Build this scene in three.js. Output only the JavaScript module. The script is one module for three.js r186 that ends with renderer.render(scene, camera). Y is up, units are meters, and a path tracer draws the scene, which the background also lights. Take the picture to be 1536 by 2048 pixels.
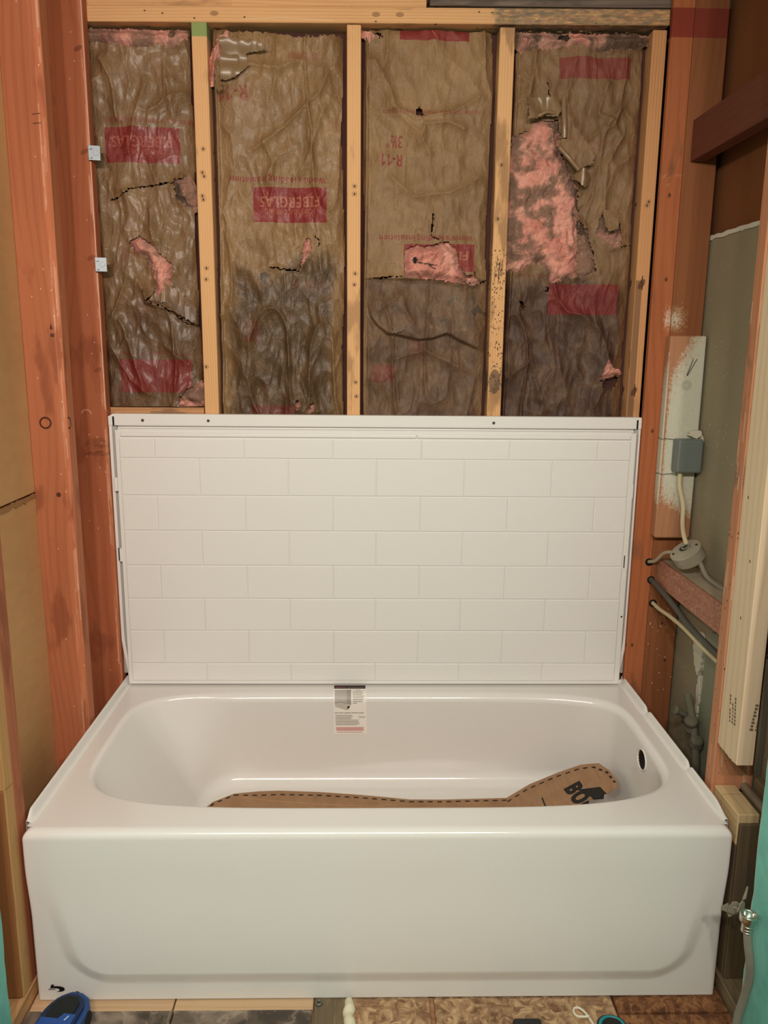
import * as THREE from 'three';
import { RoundedBoxGeometry } from 'three/addons/geometries/RoundedBoxGeometry.js';
import { mergeGeometries } from 'three/addons/utils/BufferGeometryUtils.js';

// ---------------------------------------------------------------- camera, light, exposure
const scene = new THREE.Scene();
scene.background = new THREE.Color(0x000000);
const camera = new THREE.PerspectiveCamera(65.26, 0.75, 0.05, 20);
camera.position.set(-0.0323, 1.4286, 1.5321);
camera.rotation.set(-0.2029, -0.0216, 0.0092, 'YXZ');
scene.add(camera);
const renderer = new THREE.WebGLRenderer({ antialias: true });
renderer.toneMapping = THREE.LinearToneMapping;
renderer.toneMappingExposure = 1.0;
renderer.shadowMap.enabled = true;
const LAMP_CD = 4.05, LAMP_COL = new THREE.Color(1.0, 0.868, 0.775);
const HEADS = [[-0.66, 2.06, 1.78], [-0.28, 2.06, 1.78], [0.10, 2.06, 1.78], [0.48, 2.06, 1.78]], AIM = [-0.34, 1.15, -0.40];
for (const p of HEADS) {                                   // the four heads of the lamp behind the camera (their fittings are built below)
  const l = new THREE.SpotLight(LAMP_COL, LAMP_CD, 0, 0.92, 1, 2); l.position.set(...p); l.target.position.set(p[0] + (AIM[0] - p[0]) * .8, AIM[1], AIM[2]); l.castShadow = true; l.shadow.radius = 2.2; l.name = 'lamp_light'; scene.add(l, l.target);
}

// ---------------------------------------------------------------- helpers
function rng(s) { return () => { s |= 0; s = s + 0x6D2B79F5 | 0; let t = Math.imul(s ^ s >>> 15, 1 | s); t = t + Math.imul(t ^ t >>> 7, 61 | t) ^ t; return ((t ^ t >>> 14) >>> 0) / 4294967296; }; }
const PT = new Float32Array(65536); { const r = rng(77); for (let i = 0; i < 65536; i++) PT[i] = r(); }
function vn(x, y) {
  const xi = Math.floor(x), yi = Math.floor(y); let fx = x - xi, fy = y - yi;
  fx = fx * fx * (3 - 2 * fx); fy = fy * fy * (3 - 2 * fy);
  const a = (xi & 255), b = ((xi + 1) & 255), c = (yi & 255) << 8, d = ((yi + 1) & 255) << 8;
  const p = PT[a | c], q = PT[b | c], r = PT[a | d], s = PT[b | d];
  return p + (q - p) * fx + (r - p) * fy + (p - q - r + s) * fx * fy;
}
function fbm(x, y, o = 4) { let s = 0, a = 0.5, n = 0; for (let i = 0; i < o; i++) { s += a * vn(x, y); n += a; a *= 0.5; x = x * 2.03 + 17.3; y = y * 2.03 + 9.1; } return s / n; }
const ridge = (x, y) => 1 - Math.abs(2 * vn(x, y) - 1);
function worley(x, y, m = 65536) {                    // distance to the nearest of jittered points: straight-edged facets, like crumpled paper
  const xi = Math.floor(x), yi = Math.floor(y); let d = 9;
  for (let j = -1; j < 2; j++) for (let i = -1; i < 2; i++) { const cx = xi + i, cy = yi + j, a = ((cx % m) + m) % m, b = ((cy % m) + m) % m, h = ((a * 73 + b * 179 + 11) & 255) | (((a * 37 + b * 101 + 57) & 255) << 8); const dx = cx + PT[h] - x, dy = cy + PT[(h + 7919) & 65535] - y; d = Math.min(d, dx * dx + dy * dy); }
  return Math.sqrt(d);
}
const clamp = (x, a = 0, b = 1) => Math.min(b, Math.max(a, x));
const sst = (a, b, x) => { const t = clamp((x - a) / (b - a)); return t * t * (3 - 2 * t); };
const lerp = (a, b, t) => a + (b - a) * t;
const mix3 = (a, b, t) => [lerp(a[0], b[0], t), lerp(a[1], b[1], t), lerp(a[2], b[2], t)];
const V = (x, y, z) => new THREE.Vector3(x, y, z);
const counts = {};
function nm(n) { const k = counts[n] || 0; counts[n] = k + 1; return k ? n + '_' + String(k).padStart(3, '0') : n; }
function tag(o, label, category, group) { o.userData.label = label; if (category) o.userData.category = category; if (group) o.userData.group = group; return o; }
function shade(o) { o.traverse(m => { if (m.isMesh) { m.castShadow = true; m.receiveShadow = true; } }); }
function mesh(name, geo, mat, parent) {
  const m = new THREE.Mesh(geo, mat); m.name = parent ? name : nm(name); m.castShadow = m.receiveShadow = true;
  (parent || scene).add(m); return m;
}
function thing(name, label, category, pos = [0, 0, 0], group) {
  const o = new THREE.Group(); o.name = nm(name); o.position.set(...pos); scene.add(o); return tag(o, label, category, group);
}
function structure(name, geo, mat) { const m = new THREE.Mesh(geo, mat); m.name = name; m.userData.kind = 'structure'; m.castShadow = m.receiveShadow = true; scene.add(m); return m; }
function canvasOf(w, h) { const c = document.createElement('canvas'); c.width = w; c.height = h; return c; }
function texOf(c, srgb = true, repeat = false) {
  const t = new THREE.CanvasTexture(c); if (srgb) t.colorSpace = THREE.SRGBColorSpace;
  t.wrapS = t.wrapT = repeat ? THREE.RepeatWrapping : THREE.ClampToEdgeWrapping; t.anisotropy = 4; return t;
}
function pixels(w, h, fn) {                       // fn(u, vDown) -> [r,g,b] 0..255
  const c = canvasOf(w, h), x = c.getContext('2d'), im = x.createImageData(w, h), d = im.data; let k = 0;
  for (let j = 0; j < h; j++) for (let i = 0; i < w; i++) { const p = fn((i + .5) / w, (j + .5) / h); d[k++] = p[0]; d[k++] = p[1]; d[k++] = p[2]; d[k++] = 255; }
  x.putImageData(im, 0, 0); return c;
}
const std = (o) => new THREE.MeshStandardMaterial(o);
const phy = (o) => new THREE.MeshPhysicalMaterial(o);
function plane(name, g, m, p) { return mesh(name, g, m, p); }

// ---- wood
function woodCanvas(w, h, mw, mh, o, seed) {
  const kn = o.knots || [], f = o.f || 70, wr = o.warp || 1.6, dk = o.contrast ?? 0.55;
  return pixels(w, h, (u, v) => {
    const X = u * mw, Y = v * mh;
    let g = X * f + wr * fbm(X * 5 + seed, Y * 0.9 + seed * 3, 3) * 3, kd = 0;
    for (const [kx, ky, kr] of kn) {
      const dx = (X - kx) / kr, dy = (Y - ky) / (kr * 1.3), d2 = dx * dx + dy * dy;
      g += 3.2 * Math.exp(-d2 / 5); kd = Math.max(kd, 1 - sst(0.55, 1.15, Math.sqrt(d2) + .25 * (vn(X * 300, Y * 300) - .5)));
    }
    const ring = Math.pow(.5 + .5 * Math.sin(6.2832 * g), 3);
    const fib = vn(X * 700 + seed, Y * 9) * .6 + vn(X * 1500, Y * 30 + seed) * .4;
    const bl = fbm(X * 9 + seed * 7, Y * 2.2, 3);
    let c = mix3(o.light, o.dark, clamp(ring * dk + (fib - .5) * .42 + (bl - .5) * (o.blotch ?? .7)));
    if (kd > 0) c = mix3(c, o.knot || [70, 34, 18], kd * .8);
    if (o.grime) { const q = sst(o.grime[0], o.grime[0] + .16, fbm(X * 22 + seed, Y * 7 + seed, 5)) * o.grime[1]; c = mix3(c, o.grimeCol || [70, 58, 50], q); }
    return c;
  });
}
const WOOD = {
  pine: { light: [222, 172, 120], dark: [194, 140, 90], f: 95, warp: 1.2, contrast: .5, grime: [.66, .4], grimeCol: [120, 86, 56] },
  fir: { light: [184, 110, 74], dark: [146, 78, 48], f: 45, warp: 2.6, contrast: .28, blotch: .8, grime: [.58, .35], grimeCol: [110, 50, 28] },
  post: { light: [172, 98, 56], dark: [138, 72, 36], f: 45, warp: 2.4, contrast: .28, grime: [.66, .4] },
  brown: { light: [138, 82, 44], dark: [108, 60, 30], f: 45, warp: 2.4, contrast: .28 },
  spruce: { light: [236, 212, 166], dark: [222, 186, 132], f: 60, warp: 1.2, contrast: .45, blotch: .4 },
  grey: { light: [128, 112, 98], dark: [86, 74, 66], f: 80, warp: 1.5, contrast: .5, grime: [.5, .5], grimeCol: [60, 52, 48] },
  oldpine: { light: [190, 140, 96], dark: [150, 98, 62], f: 85, warp: 1.6, contrast: .5, grime: [.55, .6], grimeCol: [104, 78, 60] },
  ply: { light: [208, 172, 134], dark: [178, 140, 106], f: 60, warp: 2, contrast: .35, grime: [.6, .3], grimeCol: [140, 104, 78] },
  dirty: { light: [140, 118, 88], dark: [104, 84, 60], f: 75, warp: 1.4, contrast: .4, grime: [.52, .5], grimeCol: [86, 74, 60] },
};
const woodShared = {};
function woodMat(kind, rough = .78) {
  if (!woodShared[kind]) {
    const t = texOf(woodCanvas(256, 1024, .18, 1.2, WOOD[kind], kind.length * 5.1 + kind.charCodeAt(0)), true, true);
    woodShared[kind] = std({ map: t, roughness: rough, bumpMap: t, bumpScale: .0006 }); woodShared[kind].userData.size = [.18, 1.2];
  }
  return woodShared[kind];
}
function woodUnique(kind, size, seed, paint, o = {}, ppm = 850) {
  const [mw, mh] = size, w = clamp(Math.round(mw * ppm * 1.6), 96, 512), h = clamp(Math.round(mh * ppm), 256, 2048);
  const c = woodCanvas(w, h, mw, mh, { ...WOOD[kind], ...o }, seed); const x = c.getContext('2d');
  x.save(); x.scale(w / mw, h / mh); if (paint) paint(x, mw, mh, rng(seed * 13 + 5)); x.restore();
  const t = texOf(c, true, false), m = std({ map: t, roughness: .78, bumpMap: t, bumpScale: .0006 }); m.userData.size = size; m.userData.unique = true; return m;
}
function boardGeo(sx, sy, sz, mat, seed = 0, r = .003) {
  const g = new RoundedBoxGeometry(sx, sy, sz, 2, Math.min(r, sx * .45, sy * .45, sz * .45));
  const s = [sx, sy, sz], L = s.indexOf(Math.max(...s)), p = g.attributes.position, n = g.attributes.normal, uv = g.attributes.uv, [tw, th] = mat.userData.size || [.18, 1.2], un = mat.userData.unique;
  for (let i = 0; i < p.count; i++) {
    const P = [p.getX(i), p.getY(i), p.getZ(i)], N = [Math.abs(n.getX(i)), Math.abs(n.getY(i)), Math.abs(n.getZ(i))], k = N.indexOf(Math.max(...N));
    let a, along = P[L] + s[L] / 2;
    if (k === L) { const o = [0, 1, 2].filter(q => q !== L); a = P[o[0]] + s[o[0]] / 2; along = clamp(along - P[o[1]] * (un ? 0 : 1), 0, un ? s[L] : 9); }
    else { const q = [0, 1, 2].find(q => q !== L && q !== k); a = P[q] + s[q] / 2; }
    uv.setXY(i, un ? clamp(a / tw, .01, .99) : a / tw + seed * .37, un ? along / th : along / th + seed * .61);
  }
  return g;
}
let bseed = 1;
function board(name, x0, x1, y0, y1, z0, z1, mat, label, category = 'stud', group, r) {
  const m = mesh(name, boardGeo(x1 - x0, y1 - y0, z1 - z0, mat, bseed++, r), mat);
  m.position.set((x0 + x1) / 2, (y0 + y1) / 2, (z0 + z1) / 2); return tag(m, label, category, group);
}
const inPoly = (p, x, y) => { let r = false; for (let i = 0, j = p.length - 1; i < p.length; j = i++) { const [a, b] = p[i], [c, d] = p[j]; if ((b > y) !== (d > y) && x < (c - a) * (y - b) / (d - b) + a) r = !r; } return r; };
const segDist = (x, y, a, b) => { const dx = b[0] - a[0], dy = b[1] - a[1], t = clamp(((x - a[0]) * dx + (y - a[1]) * dy) / (dx * dx + dy * dy + 1e-12)); return Math.hypot(x - a[0] - t * dx, y - a[1] - t * dy); };
const polyDist = (p, x, y, open) => { let d = 9; for (let i = open ? 1 : 0; i < p.length; i++) d = Math.min(d, segDist(x, y, p[(i + p.length - 1) % p.length], p[i])); return d; };
function gridGeo(nx, ny, pos, keep, uvf) {          // pos(i/nx, j/ny) -> [x,y,z]
  const P = [], U = [], I = [];
  for (let j = 0; j <= ny; j++) for (let i = 0; i <= nx; i++) { const q = pos(i / nx, j / ny); P.push(q[0], q[1], q[2]); const w = uvf ? uvf(i / nx, j / ny, q) : [i / nx, j / ny]; U.push(w[0], w[1]); }
  for (let j = 0; j < ny; j++) for (let i = 0; i < nx; i++) {
    if (keep && !keep((i + .5) / nx, (j + .5) / ny)) continue;
    const a = j * (nx + 1) + i, b = a + 1, c = a + nx + 1, d = c + 1; I.push(a, b, d, a, d, c);
  }
  const g = new THREE.BufferGeometry(); g.setAttribute('position', new THREE.Float32BufferAttribute(P, 3)); g.setAttribute('uv', new THREE.Float32BufferAttribute(U, 2)); g.setIndex(I); g.computeVertexNormals(); return g;
}
function tube(pts, r, seg = 48, rad = 12) { return new THREE.TubeGeometry(new THREE.CatmullRomCurve3(pts.map(p => V(...p))), seg, r, rad, false); }
function shapeOf(pts) { const s = new THREE.Shape(); pts.forEach((p, i) => i ? s.lineTo(p[0], p[1]) : s.moveTo(p[0], p[1])); s.closePath(); return s; }
function extrude(pts, depth, bevel = 0, seg = 2) { return new THREE.ExtrudeGeometry(shapeOf(pts), { depth, bevelEnabled: bevel > 0, bevelThickness: bevel, bevelSize: bevel, bevelSegments: seg, curveSegments: 16 }); }
function boxAt(x0, x1, y0, y1, z0, z1) { const g = new THREE.BoxGeometry(x1 - x0, y1 - y0, z1 - z0); g.translate((x0 + x1) / 2, (y0 + y1) / 2, (z0 + z1) / 2); return g; }

// ---------------------------------------------------------------- room shell
const TEAL = [124, 206, 194];
const tealTex = texOf(pixels(256, 256, (u, v) => { const n = fbm(u * 40, v * 40, 3), k = .93 + .14 * n; return [TEAL[0] * k, TEAL[1] * k, TEAL[2] * k]; }), true, true);
const tealMat = std({ map: tealTex, roughness: .55, bumpMap: tealTex, bumpScale: .002 });
const whiteWall = std({ color: 0xe6e0d4, roughness: .9 });
const dryEdge = std({ color: 0xd8d2c4, roughness: .95 });
{
  const osb = texOf(pixels(1024, 1024, (u, v) => {
    const X = u * 8, Y = v * 8; const k = Math.floor(fbm(X * 1.3, Y * 1.3, 2) * 9), a = k * 1.7, s = Math.sin(a), c = Math.cos(a);
    const p = X * c + Y * s, q = -X * s + Y * c, n = vn(p * 1.6 + k * 9, q * 9 + k * 5), fibr = vn(p * 6, q * 60);
    return mix3([206, 166, 122], [146, 98, 66], clamp(n * .9 + (fibr - .5) * .4 + (fbm(X * 4, Y * 4) - .5) * .5));
  }), true, true);
  osb.repeat.set(.9, 1.5);
  const floorMat = std({ map: osb, roughness: .85, bumpMap: osb, bumpScale: .001 });
  structure('floor', boxAt(-1.3, 1.3, -.06, -.012, -1.0, 2.2), floorMat);
  structure('ceiling', boxAt(-1.3, 1.3, 2.42, 2.46, -1.0, 2.2), whiteWall);
  structure('wall_back', boxAt(-1.3, 1.3, -.02, 2.44, -.93, -.905), std({ color: 0x4a3420, roughness: .95 }));
  structure('wall_front', boxAt(-1.3, 1.3, -.02, 2.44, 1.98, 2.02), whiteWall);
  // side walls: the brown back of the next room's board seen between the studs on the left
  const kraftBack = texOf(pixels(512, 512, (u, v) => { const n = fbm(u * 6, v * 3, 4), f = fbm(u * 90, v * 90, 2); return mix3([222, 174, 122], [198, 148, 98], clamp(n * 1.1 - .1 + (f - .5) * .3)); }), true, true);
  const kb = std({ map: kraftBack, roughness: .9 });
  const wl = structure('wall_left', boxAt(-.885, -.866, 1.066, 2.44, -.9, 2.0), kb);
  mesh('lower_panel', boxAt(-.885, -.865, -.02, 1.058, -.9, 2.0), kb, wl);
  const lip = [], r = rng(4); for (let i = 0; i <= 60; i++) lip.push([-.78 + i * .8 / 60, 1.062 + (r() - .5) * .008]);
  const lo = [...lip].map(([a, b]) => [a, b - .008 - r() * .006]).reverse();
  const seam = extrude([...lip, ...lo], .004); seam.rotateY(-Math.PI / 2); seam.translate(-.862, 0, 0);
  mesh('torn_paper_seam', seam, std({ color: 0xa87a50, roughness: .95 }), wl);
  // right: grey-green board below, brown above, dark cavity nearer the camera
  const gyp = texOf(pixels(512, 512, (u, v) => { const n = fbm(u * 5, v * 5, 4), s = vn(u * 260, v * 260); let c = mix3([158, 146, 120], [142, 131, 106], n); if (s > .965) c = [216, 208, 190]; return c; }), true, true);
  const wr = structure('wall_right', boxAt(.912, .93, -.02, 1.735, -.9, -.15), std({ map: gyp, roughness: .9 }));
  mesh('upper_panel', boxAt(.925, .94, 1.735, 2.44, -.9, -.15), std({ map: kraftBack, color: 0x9a7858, roughness: .9 }), wr);
  const e = [], e2 = []; for (let i = 0; i <= 50; i++) { const z = -.8 + i * .65 / 50; e.push([z, 1.736 + .004 * (r() - .3)]); e2.push([z, 1.728 - .004 * r()]); }
  const eg = extrude([...e, ...e2.reverse()], .006); eg.rotateY(-Math.PI / 2); eg.translate(.914, 0, 0);
  mesh('torn_board_edge', eg, dryEdge, wr);
  structure('wall_right_cavity', boxAt(1.2, 1.24, -.02, 2.44, -.9, 2.0), std({ color: 0x120c08, roughness: 1 }));  // near-black colour stands in for the unlit depth of the cavity
  // teal room walls beside the camera, with torn near edges
  const side = (name, sgn, z0, x0, x1, seed) => {
    const r = rng(seed), pts = [], edge = [];
    for (let i = 0; i <= 90; i++) { const y = i * 2.42 / 90; const z = z0 + (vn(y * 14, seed) - .5) * .006 + (r() - .5) * .0025; edge.push([z, y]); }
    pts.push(...edge, [1.98, 2.42], [1.98, 0]);
    const g = extrude(pts, x1 - x0 - .001); g.rotateY(-Math.PI / 2); g.translate(x1, 0, 0);
    const m = structure(name, g, tealMat);
    const tp = [...edge, ...edge.map(([z, y]) => [z - .0025, y]).reverse()], tg = extrude(tp, x1 - x0 - .003); tg.rotateY(-Math.PI / 2); tg.translate(x1 - .0015, 0, 0);
    mesh('torn_gypsum_edge', tg, dryEdge, m);
  };
  side('wall_left_room', -1, .121, -.770, -.757, 5); side('wall_right_room', 1, .108, .757, .770, 9);
}
// unseen lamp behind the camera: four spot heads shaped to dim the edges
{
  const t = thing('unseen_spot_lamp', 'unseen white bar lamp facing the tub, four spot heads shaped to dim the edges', 'lamp', [-.09, 2.06, 1.98]);
  const bar = new RoundedBoxGeometry(1.32, .07, .03, 2, .008); bar.translate(0, .03, -.016); mesh('back_plate', bar, std({ color: 0xdddddd, roughness: .4 }), t);
  const glow = std({ color: 0xffffff, emissive: LAMP_COL, emissiveIntensity: 60 }), can = std({ color: 0xdddddd, roughness: .4, side: THREE.DoubleSide });
  for (const p of HEADS) {
    const h = new THREE.Group(); h.name = 'spot_head'; t.add(h); h.position.set(p[0] + .09, 0, p[2] - 1.98); h.lookAt(new THREE.Vector3(p[0] + (AIM[0] - p[0]) * .8, AIM[1], AIM[2]));
    const c = new THREE.CylinderGeometry(.047, .036, .10, 32, 1, true); c.rotateX(Math.PI / 2); c.translate(0, 0, -.052); mesh('shade', c, can, h);
    const d = new THREE.CircleGeometry(.044, 32); d.translate(0, 0, -.008); mesh('bulb', d, glow, h).castShadow = false;
  }
}

// ---------------------------------------------------------------- framing
let CORNER;
const ZS = -.792;
const nailDot = (x, r, px, py, s = .004, col = 'rgba(40,22,14,.85)') => { x.fillStyle = col; x.beginPath(); x.ellipse(px, py, s * .7, s, 0, 0, 7); x.fill(); };
function streak(x, r, px, py, len, col, w = .003) { x.strokeStyle = col; x.lineWidth = w; x.beginPath(); x.moveTo(px, py); for (let i = 1; i < 8; i++) x.lineTo(px + (r() - .5) * .004, py + len * i / 8); x.stroke(); }
{
  const studPaint = (marks, extra) => (x, w, h, r) => {
    for (const [yy, xx] of marks) { const py = h - yy, px = w * xx; x.fillStyle = 'rgba(80,50,30,.18)'; x.beginPath(); x.ellipse(px, py, .008, .007, 0, 0, 7); x.fill(); nailDot(x, r, px, py, .003); }
    if (extra) extra(x, w, h, r);
  };
  const y1 = 2.262;
  const A = woodUnique('pine', [.042, y1], 3, studPaint([[1.64, .45], [1.61, .4], [1.37, .2], [1.95, .5], [1.89, .4], [1.88, .5], [1.83, .35], [1.82, .4]], (x, w, h) => { x.fillStyle = 'rgba(110,150,84,.75)'; x.fillRect(0, 0, w, .035); }), { f: 150 });
  const B = woodUnique('pine', [.042, y1], 8, studPaint([[1.63, .55], [1.60, .5], [1.33, .6], [1.29, .65], [1.86, .5], [1.84, .5]]), { f: 140 });
  const C = woodUnique('pine', [.042, y1], 14, studPaint([[1.66, .5], [1.63, .3], [1.92, .4], [1.78, .3], [1.35, .4]], (x, w, h, r) => {
    x.fillStyle = 'rgba(50,40,34,.5)'; x.beginPath(); x.ellipse(w * .45, h - 1.335, .016, .035, 0, 0, 7); x.fill();
    for (let i = 0; i < 160; i++) { nailDot(x, r, w * r(), h - 1.3 - r() * .4, .0008 + r() * .002, 'rgba(50,34,24,.7)'); }
    for (let i = 0; i < 8; i++) streak(x, r, w * (.2 + .6 * r()), h - 1.69 + r() * .04, .05, 'rgba(50,30,18,.7)', .0015);
  }), { f: 140, grime: [.55, .5] });
  const D = woodUnique('pine', [.042, y1], 21, studPaint([[1.83, .5], [1.82, .4]], (x, w, h, r) => {
    x.fillStyle = 'rgba(90,64,46,.55)'; x.fillRect(0, h - 1.62, w * .45, 1.62);
    for (const [yy, s] of [[1.61, .022], [1.31, .02]]) { x.fillStyle = 'rgba(80,40,22,.7)'; x.beginPath(); x.ellipse(w * .4, h - yy, s * .35, s * .7, .5, 0, 7); x.fill(); streak(x, r, w * .45, h - yy - s, s * 2, 'rgba(50,26,14,.8)', .003); }
  }), { f: 120, light: [206, 150, 100], dark: [178, 118, 72] });
  const S = (x0, x1, m, label) => board('wall_stud', x0, x1, 0, y1, ZS - .089, ZS, m, label, 'stud', 'studs of the long wall behind the tub');
  S(-.501, -.460, A, 'pale pine wall stud with a green painted top end, leftmost in the insulated wall');
  S(-.092, -.054, B, 'clean pale pine wall stud between the second and third insulation bays');
  S(.3135, .354, C, 'pale pine wall stud with dark water stain and splits near the middle of its height');
  S(.7215, .760, D, 'pine wall stud with dark knots, rightmost in the insulated wall beside the orange post');
  const P = woodUnique('pine', [.042, 1.57], 30, (x, w, h, r) => { for (let i = 0; i < 10; i++) nailDot(x, r, w * r(), h * r(), .0025); for (let i = 0; i < 900; i++) { const py = h * .30 * Math.pow(r(), .8); x.fillStyle = `rgba(${100 + 40 * r()},${88 + 30 * r()},${72 + 26 * r()},.22)`; x.beginPath(); x.ellipse(w * r(), py, .001 + .003 * r(), .004 + .012 * r(), 0, 0, 7); x.fill(); } x.fillStyle = 'rgba(92,60,40,.4)'; for (const yy of [.46, .77, .5]) { x.beginPath(); x.ellipse(w * .5, h * yy, .006, .011, 0, 0, 7); x.fill(); } x.strokeStyle = 'rgba(230,225,215,.5)'; x.lineWidth = .0012; x.beginPath(); x.moveTo(.006, h * .57); x.lineTo(.012, h * .66); x.lineTo(.008, h * .72); x.stroke(); }, { f: 120 });
  const tp = board('top_plate', -.80, .7655, 2.265, 2.304, ZS - .089, ZS + .001, P, 'pale pine top plate lying across the heads of the wall studs', 'top plate'); tp.rotation.z = .0098;
  const u1 = board('upper_plate', -.80, .118, 2.3035, 2.345, ZS - .089, ZS - .004, woodMat('pine'), 'second pale pine plate stacked on the left part of the top plate', 'top plate'); u1.rotation.z = .0098; u1.position.y -= .002;
  const u2 = board('upper_plate', .126, 1.0, 2.312, 2.35, ZS - .089, ZS + .004, woodMat('grey'), 'weathered grey plate stacked on the right part of the top plate', 'top plate'); u2.rotation.z = .006;
  board('blocking', -.80, -.503, 1.205, 1.2535, ZS - .06, ZS + .002, woodMat('oldpine'), 'short horizontal brown block closing the leftmost insulation bay above the white panel', 'blocking');

  // left side wall
  const mud = (xr) => (x, w, h, r) => {                                 // plaster smears along the room edge
    for (let i = 0; i < 90; i++) { const py = r() * h, l = .02 + r() * .10; x.fillStyle = `rgba(226,200,180,${.12 + .25 * r()})`; x.fillRect(w - xr * (.15 + .5 * r()), py, .0015 + .003 * r(), l); }
    for (let i = 0; i < 25; i++) { x.fillStyle = 'rgba(240,232,222,.8)'; x.beginPath(); x.ellipse(w * (.3 + .7 * r()), h * r(), .0012, .002, 0, 0, 7); x.fill(); }
  };
  const L1 = woodUnique('fir', [.096, 2.41], 41, (x, w, h, r) => {
    mud(.03)(x, w, h, r);
    x.strokeStyle = 'rgba(60,24,12,.9)'; x.lineWidth = .004; x.beginPath(); x.ellipse(w * .42, h - 1.20, .013, .013, 0, 0, 7); x.stroke();
    x.fillStyle = 'rgba(60,26,16,.8)'; x.beginPath(); x.ellipse(w * .62, h - 1.02, .006, .006, 0, 0, 7); x.fill();
    x.fillStyle = 'rgba(50,24,16,.75)'; x.beginPath(); x.moveTo(w * .74, h - 1.44); x.lineTo(w * .70, h - 1.425); x.lineTo(w * .78, h - 1.425); x.fill(); x.fillRect(w * .71, h - 1.415, .004, .008); x.fillRect(w * .76, h - 1.415, .004, .008);
    x.strokeStyle = 'rgba(50,20,12,.9)'; x.lineWidth = .0016; for (const yy of [1.905, 1.885]) { x.beginPath(); x.moveTo(w * .66, h - yy); x.lineTo(w * .86, h - yy - .002); x.stroke(); }
  }, { light: [190, 114, 76], dark: [156, 84, 52] });
  board('wall_stud', -.866, -.770, .039, 2.41, -.503, -.458, L1, 'reddish fir stud with a ring knot, standing free in front of the left corner stud', 'stud');
  const L2 = woodUnique('fir', [.10, 2.41], 52, (x, w, h, r) => {
    mud(.02)(x, w, h, r);
    for (const [yy, a] of [[2.18, .9], [1.93, .7], [1.66, .6], [1.36, .6]]) { x.fillStyle = `rgba(84,36,18,${a * .5})`; x.beginPath(); x.ellipse(w * .82, h - yy, .012, .006, -.5, 0, 7); x.fill(); }
    x.strokeStyle = 'rgba(228,204,186,.75)'; x.lineWidth = .006; x.beginPath(); x.moveTo(w - .002, 0); x.lineTo(w - .002, h - 1.25); x.stroke();
    x.strokeStyle = 'rgba(226,190,166,.7)'; x.lineWidth = .003; x.beginPath(); x.arc(w * .42, h - 1.235, .014, 3.4, 6.2); x.stroke();
    x.fillStyle = 'rgba(60,26,14,.10)'; for (let i = 0; i < 60; i++) { x.beginPath(); x.ellipse(w * (.35 + .6 * r()), h - 1.12 - .05 * r(), .004 + .012 * r(), .002 + .003 * r(), 0, 0, 7); x.fill(); }
  }, { light: [178, 100, 64], dark: [142, 70, 42] });
  board('wall_stud', -.868, -.769, 0, 2.41, -.790, -.752, L2, 'reddish fir corner stud of the left wall touching the insulated wall', 'stud');
  board('wall_stud', -.866, -.770, .04, 2.41, -.052, -.009, woodMat('fir'), 'rough red-brown stud of the left wall just behind the pale one at the tub corner', 'stud');
  board('wall_stud', -.866, -.770, .04, 2.41, -.008, .030, woodUnique('pine', [.096, 2.37], 66, (x, w, h, r) => { x.strokeStyle = 'rgba(90,56,30,.8)'; x.lineWidth = .0015; x.beginPath(); x.moveTo(0, h - .49); x.lineTo(w * .5, h - .495); x.stroke(); nailDot(x, r, w * .55, h - .33, .005); }, { light: [206, 160, 104], dark: [184, 132, 78] }), 'pale pine stud doubled in front of the tub at the left edge', 'stud');
  const bb = board('nailed_board', -.866, -.7725, .045, .535, .0305, .038, woodUnique('brown', [.0935, .49], 71, null, { light: [160, 104, 58], dark: [132, 82, 42] }), 'brown board nailed on the front of the pale stud at lower left', 'board');
  const sc = new THREE.CylinderGeometry(.0055, .0055, .003, 20); sc.rotateX(Math.PI / 2); sc.translate(.018, .073, .0045); mesh('screw_head', sc, std({ color: 0xb09a84, metalness: .6, roughness: .5 }), bb);
  board('sole_plate', -.8645, -.768, 0, .0385, -.751, 1.9, woodMat('pine'), 'pale sole plate on the floor under the left wall studs', 'sole plate');

  // right side wall
  const RP = woodUnique('post', [.059, 2.41], 83, (x, w, h, r) => { x.fillStyle = 'rgba(120,30,20,.72)'; x.fillRect(0, h - 2.30, w, .07); for (const [a, b] of [[.45, 1.84], [.6, 1.62], [.5, 1.20], [.3, .55]]) { x.fillStyle = 'rgba(70,34,16,.7)'; x.beginPath(); x.ellipse(w * a, h - b, .004, .006, 0, 0, 7); x.fill(); } for (let i = 0; i < 10; i++) { x.strokeStyle = 'rgba(230,190,150,.5)'; x.lineWidth = .001; const px = w * r(), py = h - 1.86 - r() * .03; x.beginPath(); x.moveTo(px, py); x.lineTo(px + .01, py - .005); x.stroke(); }
    x.fillStyle = 'rgba(214,206,190,.16)'; for (let i = 0; i < 260; i++) { const a = r() + r() + r() - 1.5, b = r() + r() + r() - 1.5; x.beginPath(); x.ellipse(w * .85 + a * .012, h - 1.515 + b * .03, .002, .003, 0, 0, 7); x.fill(); } });
  board('corner_post', .757, .8150, 0, 2.41, -.769, -.750, RP, 'orange fir corner post with a red stained top, right of the insulated wall', 'post');
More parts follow.
